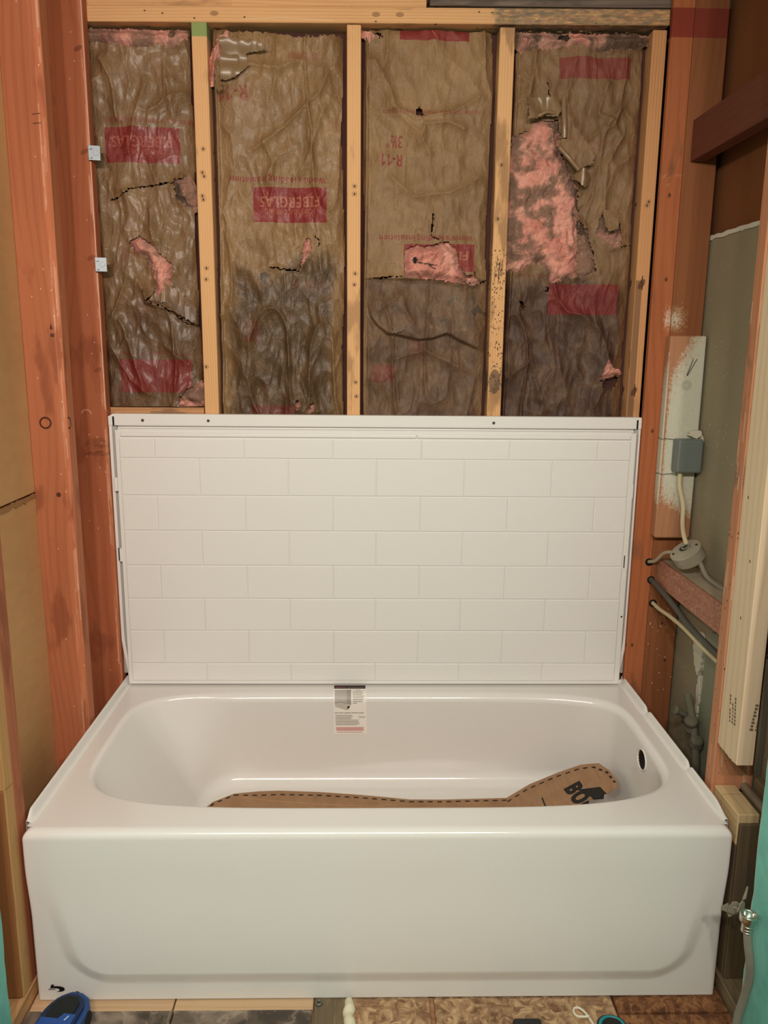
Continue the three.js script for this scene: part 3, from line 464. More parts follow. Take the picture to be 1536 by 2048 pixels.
// ---------------------------------------------------------------- insulation batts between the studs
{
  const crink = texOf(pixels(1024, 1024, (u, v) => { const n = .5 * worley(u * 14, v * 8, 1e6) + .3 * worley(u * 30 + v * 8, v * 20 - u * 6, 1e6) + .2 * worley(u * 64, v * 48, 1e6) + .12 * vn(u * 300, v * 300); return [n * 255, n * 255, n * 255]; }), false, true);
  const RED = 'rgba(132,30,34,';
  // prints are upside down on the wall; coordinates are metres in the wall, y up
  const printer = (x, s) => ({
    rect(x0, x1, y0, y1, a = .72) { x.save(); x.beginPath(); x.rect(x0, -y1, x1 - x0, y1 - y0); x.fillStyle = RED + a + ')'; x.fill(); x.restore(); },
    text(t, cx, cy, h, w, col = RED + '.72)', font = 'bold') { x.save(); x.translate(cx, -cy); x.rotate(Math.PI); const k = h / 100; x.scale(k, k); x.font = font + ' 100px sans-serif'; x.fillStyle = col; x.textAlign = 'center'; x.textBaseline = 'middle'; const m = x.measureText(t).width; x.scale(w / k / m, 1); x.fillText(t, 0, 0); x.restore(); },
    block(cx, y0, y1, w, a, letter = 'rgba(196,150,110,.55)') { this.rect(cx - w / 2, cx + w / 2, y0, y1, a); if (letter) { const h = y1 - y0; this.text('FIBERGLAS', cx, y0 + h * .60, h * .42, w * .84, letter); this.text('OWENS/CORNING', cx - w * .02, y0 + h * .32, h * .20, w * .66, letter, ''); } },
  });
  function paperTexture(x0, x1, y0, y1, seed, stain, print) {
    const w = 512, h = 1408, W = x1 - x0, HH = y1 - y0;
    const c = pixels(w, h, (u, v) => {
      const x = x0 + u * W, y = y1 - v * HH, n = fbm(x * 9 + seed, y * 5, 4), f = vn(x * 420, y * 90) * .5 + vn(x * 900, y * 300 + seed) * .5, b = fbm(x * 30, y * 30 + seed, 3);
      let k = mix3([156, 123, 86], [126, 97, 64], clamp(n * 1.3 - .2 + (f - .5) * .35 + (b - .5) * .5));
      const q = stain(x, y, n); if (q) k = mix3(k, q[0], clamp(q[1] * (.62 + .8 * b) + (f - .5) * .25 * q[1]));
      return k;
    }), x = c.getContext('2d');
    x.save(); x.scale(w / W, h / HH); x.translate(-x0, y1); print(printer(x), x); x.restore();
    const d = x.getImageData(0, 0, w, h), r = rng(seed * 7 + 1);                        // scuffed ink and grime specks
    for (let i = 0; i < d.data.length; i += 4) { const k = .94 + .1 * r(); d.data[i] *= k; d.data[i + 1] *= k; d.data[i + 2] *= k; } x.putImageData(d, 0, 0);
    return texOf(c);
  }
  const pinkC = [[216, 156, 138], [188, 116, 102]], greyC = [128, 100, 84], darkC = [34, 26, 20];
  function fiber(parent, poly, zb, lift, seed, dirt, label, m = .012) {       // a tuft of glass wool filling a tear
    const xs = poly.map(p => p[0]), ys = poly.map(p => p[1]), ax = Math.min(...xs) - m, bx = Math.max(...xs) + m, ay = Math.min(...ys) - m, by = Math.max(...ys) + m;
    const nx = clamp(Math.round((bx - ax) / .0022), 8, 180), ny = clamp(Math.round((by - ay) / .0022), 8, 240);
    const C = [], g = gridGeo(nx, ny, (u, v) => {
      const x = ax + (bx - ax) * u, y = ay + (by - ay) * v, d = polyDist(poly, x, y) * (inPoly(poly, x, y) ? 1 : -1);
      const n1 = fbm(x * 26 + seed, y * 26, 4), n2 = ridge(x * 48 + 3 * fbm(x * 20, y * 20 + seed, 2), y * 40), n3 = .5 * vn(x * 160 + 2 * n1, y * 240) + .5 * vn(x * 330 + 9 * n1, y * 70 + 12 * n2);
      const z = zb + lift * sst(-.006, .022, d) + (n1 - .5) * .030 * sst(-.012, .02, d) + (n2 - .5) * .011 + (n3 - .5) * .006;
      let k = mix3(pinkC[0], pinkC[1], clamp(n1 * 1.5 - .4 + (n3 - .5) * .7)); const q = dirt ? dirt(x, y, fbm(x * 34 + seed * 2, y * 34, 4), d) : 0; if (q > 0) k = mix3(k, greyC, clamp(q)); if (q > 1) k = mix3(k, darkC, clamp(q - 1));
      if (vn(x * 420 + seed, y * 420) > .93) k = mix3(k, [240, 214, 190], .5);
      C.push(...k.map(v => Math.pow(v / 255, 2.2))); return [x, y, z];
    }, (u, v) => { const x = ax + (bx - ax) * u, y = ay + (by - ay) * v; return inPoly(poly, x, y) || polyDist(poly, x, y) < .0055 + .004 * (vn(x * 300, y * 300) - .5); });
    g.setAttribute('color', new THREE.Float32BufferAttribute(C, 3));
    const f = mesh('fiberglass', g, woolMat, parent); if (label) f.userData.label = label; return f;
  }
  const woolMat = std({ vertexColors: true, roughness: 1 });
  const strandMat = std({ color: 0xe8c8b0, roughness: .8 });
  function bay(o) {
    const [x0, x1] = o.x, y0 = o.y0 || 1.2, y1 = o.y1, t = thing('insulation_batt', o.label, 'insulation');
    const nx = Math.round((x1 - x0) / .0026), ny = Math.round((y1 - y0) / .0026), holes = o.holes, tears = o.tears || [], seed = o.seed;
    const zAt = (x, y) => {
      const e = Math.min(x - x0, x1 - x), eT = y1 - y;
      let z = ZS - .016 - .040 * Math.exp(-e / .015) - .014 * Math.exp(-eT / .03);
      const wx = x + .03 * (fbm(x * 5 + seed, y * 5, 3) - .5), wy = y + .06 * (fbm(x * 6, y * 4 + seed, 3) - .5);
      const s = o.wr || 1;
      const w1 = worley(wx * 13 + seed, wy * 5.5), w2 = worley(wx * 15 + wy * 9 + seed * 2, wy * 11 - wx * 6), w3 = worley(wx * 42, wy * 17 + seed), c1 = Math.pow(ridge(wx * 13 + seed, wy * 3.6), 8), c3 = Math.pow(ridge(wx * 38 + 2 * fbm(x * 9, y * 9, 2), wy * 10 + seed), 4);
      const amp = (.5 + .9 * fbm(x * 4 + seed, y * 4, 2)) * 1.3;
      z += s * amp * (.013 * (w1 - .5) + .011 * (w2 - .5) + .0048 * (w3 - .5) + .010 * c1 + .0028 * c3) + .010 * (fbm(x * 6, y * 3.2 + seed, 2) - .5);
      const el = x - x0; z += (o.tab ?? 1) * .016 * Math.exp(-(((el - .012 - .003 * Math.sin(y * 5 + seed)) / .0045) ** 2));
      for (let i = 0; i < o.creases.length; i++) { const dd = polyDist(o.creases[i], x + .012 * (fbm(x * 16, y * 16, 2) - .5), y, true); if (dd < .03) z += (.0140 - .0020 * (i % 3)) * Math.pow(1 - dd / .03, 2.4); }
      if (o.fold) z += o.fold(x, y);
      for (const h of holes) { if (h.flat) continue; const d = polyDist(h.p, x, y); if (d < .016) z += (.002 + .007 * vn(x * 70 + seed, y * 70)) * (1 - d / .016); }
      for (const h of tears) { const d = polyDist(h, x, y, true); if (d < .012) z += (.0055 * vn(x * 60, y * 60)) * (1 - d / .012); }
      return z;
    };
    const inHole = (x, y) => {
      const jx = x + (vn(x * 190, y * 190 + seed) - .5) * .007, jy = y + (vn(x * 190 + 40, y * 190) - .5) * .007;
      for (const h of holes) if (inPoly(h.p, jx, jy)) return true;
      for (const h of tears) if (polyDist(h, jx, jy, true) < .0017) return true;
      if (x < edgeL(y) || x > edgeR(y)) return true;
      return false;
    };
    const edgeL = (y) => x0 + .004 + .006 * vn(y * 9, seed), edgeR = (y) => x1 - .006 - .010 * vn(y * 7, seed + 5);
    const g = gridGeo(nx, ny, (u, v) => { const x = lerp(x0, x1, u), y = lerp(y0, y1, v); return [x, y, zAt(x, y)]; }, (u, v) => { const x = lerp(x0, x1, u), y = lerp(y0, y1, v); return !inHole(x, y); });
    const map = paperTexture(x0, x1, y0, y1, seed, o.stain, o.print);
    const bump = crink.clone(); bump.repeat.set(2.6, 7.4);
    const pm = phy({ map, roughness: o.gloss ? .42 : .62, bumpMap: bump, bumpScale: .0024, side: THREE.DoubleSide, clearcoat: o.gloss || .10, clearcoatRoughness: o.gloss ? .28 : .4 });
    mesh('kraft_paper', g, pm, t);
    for (const h of holes) if (h.fiber) fiber(t, h.p.map(([a, b]) => [a, clamp(b, y0 + .007, y1 - .010)]), ZS - .030, h.lift ?? .020, seed + h.p.length, h.dirt, h.label, h.m);
    // dark wool seen deep in the gaps
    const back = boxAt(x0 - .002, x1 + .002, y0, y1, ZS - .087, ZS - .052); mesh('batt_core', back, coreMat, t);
    for (const [pts, r] of o.rolls || []) { const g = tube(pts.map(([x, y, z]) => [x, y, ZS + z]), r, 40, 14); const p = g.attributes.position, c = V(0, 0, 0); for (let i = 0; i < p.count; i++) p.setX(i, p.getX(i) + .0015 * (vn(p.getY(i) * 160, i * .3) - .5)); g.computeVertexNormals(); mesh('paper_roll', g, greyPaper, t); }
    for (const f of o.flaps || []) {
      const xs = f.p.map(p => p[0]), ys = f.p.map(p => p[1]), ax = Math.min(...xs), bx = Math.max(...xs), ay = Math.min(...ys), by = Math.max(...ys);
      const n = Math.round((bx - ax) / .002), m = Math.round((by - ay) / .002);
      const fg = gridGeo(n, m, (u, v) => { const x = lerp(ax, bx, u), y = lerp(ay, by, v); const q = f.z(x, y, u, v); return [x + (q[1] || 0), y + (q[2] || 0), ZS - .008 + q[0] + .004 * (ridge(x * 60, y * 30 + seed) - .5)]; }, (u, v) => { const x = lerp(ax, bx, u), y = lerp(ay, by, v); return inPoly(f.p, x + (vn(x * 190, y * 190) - .5) * .005, y + (vn(x * 190, y * 190 + 9) - .5) * .005); }, (u, v, q) => [clamp((q[0] - x0) / (x1 - x0)), clamp((q[1] - y0) / (y1 - y0))]);
      mesh('paper_flap', fg, f.mat || pm, t);
    }
    return t;
  }
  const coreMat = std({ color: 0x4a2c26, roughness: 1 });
  const greyPaper = phy({ color: 0x84694a, roughness: .4, side: THREE.DoubleSide, clearcoat: .4, clearcoatRoughness: .25 });
  const H1 = (p, o = {}) => ({ p, fiber: true, ...o });
  const grimy = (x, y, n, d) => sst(.38, .68, n) * .9 + sst(.012, .0, d) * .25;

  bay({ seed: 3, creases: [[[-0.742,2.171],[-0.719,2.123],[-0.711,2.024]],[[-0.633,2.112],[-0.664,2.024],[-0.679,1.948]],[[-0.760,1.428],[-0.712,1.330],[-0.660,1.288]],[[-0.734,1.498],[-0.704,1.415],[-0.674,1.302]],[[-0.611,1.430],[-0.549,1.374]],[[-0.578,2.149],[-0.563,2.038]],[[-0.635,1.794],[-0.625,1.715]]], x: [-.806, -.503], y1: 2.2545, y0: 1.2555, wr: .9, tab: 0, gloss: .3, label: 'narrow leftmost insulation batt with glossy wrinkled brown paper and a long pink tear',
    holes: [
      H1([[-.80,2.262],[-.524,2.262],[-.517,2.237],[-.539,2.210],[-.566,2.202],[-.587,2.212],[-.643,2.199],[-.715,2.207],[-.761,2.216],[-.80,2.199]], { lift: .026, dirt: (x, y, n, d) => sst(.3, .7, n + .25 * sst(-.72, -.79, x) + .2 * sst(-.58, -.53, x)) * .85 + (Math.hypot((x + .557) / .010, (y - 2.238) / .012) < 1 ? 1 : 0), label: 'dirty pink glass wool bulging out under the top plate' }),
      H1([[-.693,1.713],[-.668,1.725],[-.627,1.700],[-.608,1.674],[-.577,1.652],[-.575,1.629],[-.587,1.609],[-.585,1.582],[-.606,1.558],[-.628,1.549],[-.647,1.554],[-.630,1.581],[-.633,1.615],[-.644,1.649],[-.652,1.672],[-.683,1.686]], { lift: .030, dirt: (x, y, n) => sst(.6, .75, n) * .5, label: 'pink glass wool showing through the long tear' }),
      H1([[-.564,1.874],[-.530,1.885],[-.510,1.855],[-.513,1.797],[-.537,1.807],[-.564,1.825]], { lift: .018, dirt: (x, y, n, d) => .75 + sst(.45, .7, n) * .6 }),
      H1([[-.580,1.257],[-.573,1.286],[-.549,1.309],[-.513,1.326],[-.506,1.303],[-.506,1.257]], { lift: .026, dirt: (x, y, n) => sst(.42, .6, n) * .9 }),
    ],
    tears: [[[-.742,1.816],[-.709,1.829],[-.678,1.849],[-.633,1.855],[-.565,1.866]], [[-.654,1.551],[-.614,1.538],[-.577,1.516],[-.544,1.489],[-.512,1.486]]],
    fold: (x, y) => { const yf = x < -.58 ? 1.545 - (x + .66) * .3 : 1.52 - (x + .58) * .55; return x > -.66 ? .012 * sst(-.004, .004, y - yf) * (1 - sst(0, .08, y - yf)) : 0; },
    flaps: [{ p: [[-.646,1.554],[-.60,1.545],[-.56,1.512],[-.512,1.486],[-.514,1.53],[-.55,1.57],[-.60,1.60]], z: (x, y, u, v) => [.006 + .010 * (1 - v)] }],
    stain: (x, y, n) => { const m = sst(1.62, 1.50, y + (n - .5) * .2); return [[84, 58, 36], .2 + .5 * m]; },  // stain low down; the even darkening paints in the shade over this bay
    print: (p) => { p.block(-.648, 1.916, 2.006, .20, .78, 'rgba(180,110,92,.6)'); p.text("World's leading insulation", -.63, 2.022, .020, .24, RED + '.45)'); p.block(-.639, 1.296, 1.389, .203, .66, null); p.text("World's leading insulation", -.64, 1.405, .02, .2, RED + '.3)'); p.text('R-11', -.70, 1.68, .04, .06, RED + '.3)'); } });

  bay({ seed: 11, creases: [[[-0.144,2.144],[-0.165,2.094],[-0.233,2.037],[-0.294,1.985],[-0.349,1.953]],[[-0.154,2.063],[-0.193,1.955],[-0.221,1.890]],[[-0.436,2.015],[-0.407,1.990],[-0.398,1.914],[-0.421,1.823],[-0.444,1.770],[-0.392,1.638]],[[-0.315,1.966],[-0.296,1.915],[-0.310,1.870]],[[-0.390,2.213],[-0.351,2.165],[-0.271,2.154],[-0.217,2.179]]], x: [-.459, -.093], y1: 2.257, gloss: .12, label: 'insulation batt with a red upside-down print and a small pink tear, second from left',
    holes: [
      H1([[-.413,2.244],[-.432,2.165],[-.449,2.128],[-.455,2.118],[-.456,2.165],[-.452,2.196],[-.432,2.231]], { lift: .034, dirt: (x, y, n) => sst(.66, .8, n) * .4, label: 'pink glass wool at the torn upper left corner' }),
      H1([[-.207,1.725],[-.190,1.721],[-.192,1.694],[-.207,1.667],[-.217,1.648],[-.220,1.681]], { lift: .020, dirt: (x, y, n) => sst(.6, .75, n) * .5 }),
      H1([[-.239,1.277],[-.232,1.283],[-.223,1.259],[-.229,1.248],[-.241,1.251]], { lift: .018 }),
      H1([[-.206,1.260],[-.188,1.271],[-.185,1.245],[-.203,1.236]], { lift: .014, dirt: (x, y, n) => .3 + sst(.4, .7, n) }),
      { p: [[-.43,2.262],[-.40,2.247],[-.30,2.247],[-.22,2.238],[-.15,2.243],[-.10,2.247],[-.10,2.262]], flat: true },
    ],
    tears: [[[-.308,1.645],[-.272,1.641],[-.227,1.637],[-.216,1.651]], [[-.178,1.730],[-.169,1.719],[-.172,1.703]]],
    flaps: [{ p: [[-.425,2.222],[-.33,2.216],[-.30,2.196],[-.36,2.185],[-.35,2.155],[-.385,2.128],[-.43,2.118],[-.435,2.16],[-.418,2.185]], z: (x, y, u, v) => [.012 + .016 * (1 - u) * v + .006 * Math.sin(v * 9)], mat: greyPaper }, { p: [[-.44,2.172],[-.43,2.172],[-.425,2.12],[-.42,2.10],[-.43,2.085],[-.442,2.11]], z: (x, y, u, v) => [.012 + .012 * u], mat: greyPaper }],
    stain: (x, y, n) => {
      const yy = y + (n - .5) * .22, m = sst(1.67, 1.60, yy) * sst(-.425, -.385, x + (n - .5) * .09) * sst(-.115, -.155, x + (n - .5) * .07);
      const mold = sst(.60, .70, fbm(x * 40, y * 26 + 3, 4)) * sst(1.68, 1.62, y) * sst(1.50, 1.60, y) * sst(-.4, -.36, x) * sst(-.18, -.26, x);
      return mold > m * .8 ? [[60, 46, 33], mold * .75] : [[84, 62, 40], m * .86]; },
    print: (p) => { p.text("World's leading insulation", -.282, 1.8775, .021, .262); p.block(-.2495, 1.766, 1.858, .203, .82); p.text('R-11', -.40, 2.094, .055, .09, RED + '.5)'); p.text("3½\"", -.39, 2.15, .04, .05, RED + '.25)'); p.rect(-.25, -.17, 2.18, 2.20, .16); p.rect(-.37, -.24, 1.215, 1.262, .35); p.rect(-.38, -.34, 1.44, 1.50, .22); p.text('FIBERGLAS', -.19, 1.60, .03, .10, RED + '.2)'); } });

  const yf3 = (x) => { const k = [[-.05,1.56],[-.034,1.546],[-.024,1.512],[-.005,1.488],[.024,1.466],[.060,1.461],[.110,1.450],[.153,1.454],[.193,1.468],[.225,1.451],[.262,1.435],[.32,1.41]]; for (let i = 1; i < k.length; i++) if (x <= k[i][0]) return lerp(k[i - 1][1], k[i][1], (x - k[i - 1][0]) / (k[i][0] - k[i - 1][0])); return 1.41; };
  bay({ seed: 23, creases: [[[-0.020,2.182],[0.017,2.121],[0.038,2.066],[0.100,2.035],[0.120,2.042],[0.194,2.055],[0.268,2.094]],[[0.031,2.065],[0.100,2.003],[0.135,1.946]],[[0.026,1.887],[0.096,1.836],[0.193,1.850],[0.275,1.890]],[[0.101,1.972],[0.120,2.023],[0.188,2.030],[0.230,2.012]],[[0.002,1.533],[0.058,1.575],[0.087,1.506]],[[0.032,1.393],[0.132,1.422],[0.249,1.367]]], x: [-.053, .3125], y1: 2.260, label: 'third insulation batt from left, with a square pink tear and a horizontal split',
    holes: [
      { p: [[.095,2.059],[.106,2.070],[.113,2.057],[.119,2.042],[.096,2.045]], flat: true },
      H1([[-.05,2.262],[-.031,2.262],[-.024,2.252],[-.012,2.244],[-.03,2.232],[-.05,2.244]], { lift: .026 }),
      { p: [[-.018,2.255],[0,2.252],[.003,2.240],[-.012,2.238]], flat: true },
      H1([[.068,1.694],[.099,1.711],[.127,1.706],[.169,1.717],[.195,1.720],[.208,1.704],[.218,1.679],[.224,1.652],[.239,1.634],[.249,1.615],[.207,1.613],[.143,1.622],[.069,1.621]], { lift: .026, dirt: (x, y, n) => sst(.55, .75, n) * .45 + (Math.hypot((x - .098) / .007, (y - 1.668) / .009) < 1 ? 2 : 0) + (segDist(x, y, [.105, 1.662], [.16, 1.655]) < .0018 || segDist(x, y, [.13, 1.66], [.155, 1.645]) < .002 ? 1.6 : 0), label: 'square patch of pink glass wool laid bare by the torn paper' }),
      H1([[.236,1.634],[.250,1.629],[.267,1.639],[.279,1.610],[.242,1.606]], { lift: .016, dirt: grimy }),
    ],
    tears: [[[-.030,1.618],[.015,1.621],[.069,1.624],[.143,1.619],[.207,1.613],[.257,1.602],[.306,1.616]], [[.148,1.792],[.145,1.76],[.143,1.735],[.165,1.722]]],
    fold: (x, y) => { const d = y - yf3(x); const a = .020 * sst(-.003, .004, d) * (1 - sst(.0, .14, d)) * sst(-.05, 0, x) * sst(.31, .25, x); return a + .006 * sst(-.002, .002, y - 1.617) * (1 - sst(0, .03, y - 1.617)); },
    flaps: [{ p: [[.036,1.492],[.075,1.488],[.062,1.470],[.036,1.468]], z: (x, y, u, v) => [.018 + .006 * (1 - v)] }, { p: [[.226,1.654],[.262,1.646],[.262,1.632],[.246,1.628],[.236,1.636]], z: (x, y, u, v) => [.010 + .014 * u] }],
    stain: (x, y, n) => { const m = sst(1.625, 1.612, y + (n - .5) * .01) * sst(-.05, -.02, x) * sst(.305, .26, x + (n - .5) * .06); const mold = sst(.6, .72, fbm(x * 34 + 5, y * 34, 4)) * sst(1.62, 1.56, y) * sst(1.46, 1.5, y) * sst(.1, .18, x); return mold > .4 ? [[66, 52, 42], mold * .7] : [[92, 67, 50], m * .78]; },
    print: (p, x) => { p.text("World's leading insulation", .128, 1.7285, .0205, .262); p.block(.166, 1.637, 1.7125, .197, .74); p.text('Apply this side toward living space', .137, 2.0545, .016, .272, RED + '.42)'); p.text('R-11', .030, 1.932, .040, .064, RED + '.75)'); p.text('3½"', .037, 1.980, .044, .046, RED + '.7)'); p.rect(.049, .236, 2.235, 2.275, .78); p.rect(-.02, .04, 1.33, 1.38, .25); p.text('R-11', .01, 1.36, .05, .07, RED + '.3)'); p.rect(.09, .13, 1.40, 1.45, .12);
      x.strokeStyle = 'rgba(230,160,150,.5)'; x.lineWidth = .003; x.beginPath(); x.moveTo(.13, -2.268); x.lineTo(.15, -2.236); x.stroke(); } });

  const pinkMain = [[.406,2.013],[.416,2.033],[.435,2.041],[.460,2.036],[.480,2.042],[.488,2.004],[.485,1.975],[.493,1.950],[.525,1.907],[.546,1.856],[.551,1.783],[.553,1.730],[.558,1.662],[.558,1.630],[.541,1.625],[.515,1.618],[.481,1.612],[.472,1.637],[.462,1.656],[.442,1.664],[.411,1.652],[.383,1.640],[.363,1.646],[.360,1.700],[.360,1.807],[.361,1.938],[.366,1.996]];
  bay({ seed: 37, creases: [[[0.613,2.130],[0.591,2.055],[0.633,2.036],[0.657,1.992],[0.626,1.927],[0.620,1.810]],[[0.534,1.965],[0.620,2.030],[0.658,2.074]],[[0.648,1.921],[0.694,1.954]],[[0.374,2.151],[0.402,2.127],[0.392,2.052]],[[0.366,1.339],[0.436,1.397],[0.471,1.282]]], x: [.355, .7205], y1: 2.263, wr: .95, label: 'rightmost insulation batt with a large ragged area of bare pink glass wool',
    holes: [
      H1([[.357,2.262],[.72,2.262],[.718,2.238],[.683,2.222],[.575,2.213],[.534,2.227],[.493,2.226],[.440,2.216],[.379,2.210],[.358,2.227]], { lift: .024, dirt: (x, y, n) => .35 + sst(.35, .6, n) * .9 - .9 * Math.exp(-(((x - .53) / .022) ** 2)) + (Math.hypot((x - .49) / .016, (y - 2.246) / .01) < 1 ? 1.3 : 0), label: 'grey fuzzy glass wool under the top plate' }),
      H1(pinkMain, { lift: .026, dirt: (x, y, n, d) => clamp(sst(.44, .72, n + .16 * Math.exp(-(((y - 1.93) / .035) ** 2)) * sst(.44, .5, x) + .2 * Math.exp(-(((y - 1.88) / .04) ** 2)) * sst(.47, .53, x) + .22 * sst(.40, .365, x)) * .95 + sst(.016, .004, d) * .25 * n * 2), label: 'large torn area of pink glass wool, soiled grey at its edges' }),
      H1([[.553,1.783],[.579,1.754],[.596,1.703],[.611,1.642],[.583,1.631],[.563,1.627],[.556,1.703]], { lift: .010, dirt: (x, y, n) => .9 + sst(.45, .6, n) * .6, label: 'blackened glass wool beside the tear', m: .004 }),
      H1([[.611,1.784],[.615,1.804],[.650,1.808],[.664,1.784],[.679,1.744],[.679,1.715],[.652,1.712],[.619,1.733],[.604,1.746]], { lift: .006, dirt: (x, y, n) => .55 + sst(1.74, 1.77, y) * .6 }),
      { p: [[.395,1.571],[.404,1.560],[.416,1.548],[.411,1.534],[.399,1.545]], flat: true }, { p: [[.470,1.599],[.481,1.600],[.481,1.587],[.473,1.586]], flat: true },
      H1([[.659,1.416],[.667,1.396],[.680,1.380],[.702,1.362],[.676,1.353],[.630,1.344],[.647,1.367],[.654,1.392]], { lift: .026, dirt: (x, y, n) => sst(.68, .8, n) * .3, label: 'small triangle of clean pink glass wool' }),
      { p: [[.639,1.341],[.66,1.347],[.696,1.353],[.692,1.324],[.668,1.312],[.646,1.322]], flat: true },
    ],
    rolls: [[[[.490,2.088,.012],[.490,2.05,.020],[.492,2.02,.024],[.494,1.985,.022]], .0075], [[[.482,1.962,.022],[.505,1.936,.030],[.536,1.904,.030]], .0060], [[[.397,2.036,.012],[.42,2.040,.018],[.445,2.050,.020],[.474,2.046,.016]], .0045]],
    tears: [[[.652,1.709],[.685,1.712],[.717,1.721]], [[.45, 2.13], [.455, 2.10], [.476, 2.075]]],
    flaps: [
      { p: [[.392,2.092],[.476,2.092],[.483,2.06],[.473,2.038],[.440,2.044],[.411,2.030],[.397,2.033]], z: (x, y, u, v) => [.010 + .022 * (1 - v) ** 1.5 + .008 * Math.sin(u * 7 + v * 3)], mat: greyPaper },
      { p: [[.484,2.09],[.502,2.08],[.519,2.02],[.555,1.982],[.583,1.951],[.576,1.925],[.552,1.913],[.536,1.904],[.482,1.957],[.489,1.991]], z: (x, y, u, v) => [.014 + .012 * (1 - v) + .008 * Math.exp(-u * 4)] },
      { p: [[.535,1.905],[.560,1.912],[.574,1.895],[.572,1.872],[.556,1.86],[.545,1.872],[.53,1.885]], z: (x, y, u, v) => [.008 + .022 * Math.sin(u * 3.1)], mat: greyPaper },
      { p: [[.615,1.806],[.650,1.808],[.662,1.78],[.655,1.755],[.63,1.748],[.618,1.77]], z: (x, y, u, v) => [.010 + .02 * (1 - v)] },
    ],
    stain: (x, y, n) => { const m = sst(1.66, 1.58, y + (n - .5) * .12), s = sst(.675, .70, x + (n - .5) * .04); return [s > .5 ? [92, 58, 34] : [74, 50, 37], (.12 + .74 * m) * (1 - .35 * s)]; },
    print: (p) => { p.block(.578, 2.145, 2.199, .195, .55, null); p.text("World's leading insulation", .57, 2.214, .018, .19, RED + '.25)'); p.block(.578, 1.525, 1.609, .198, .66, null); p.text('Apply this side toward living space', .60, 1.985, .014, .22, RED + '.22)'); p.text("World's leading", .44, 1.63, .018, .10, RED + '.25)'); } });
}
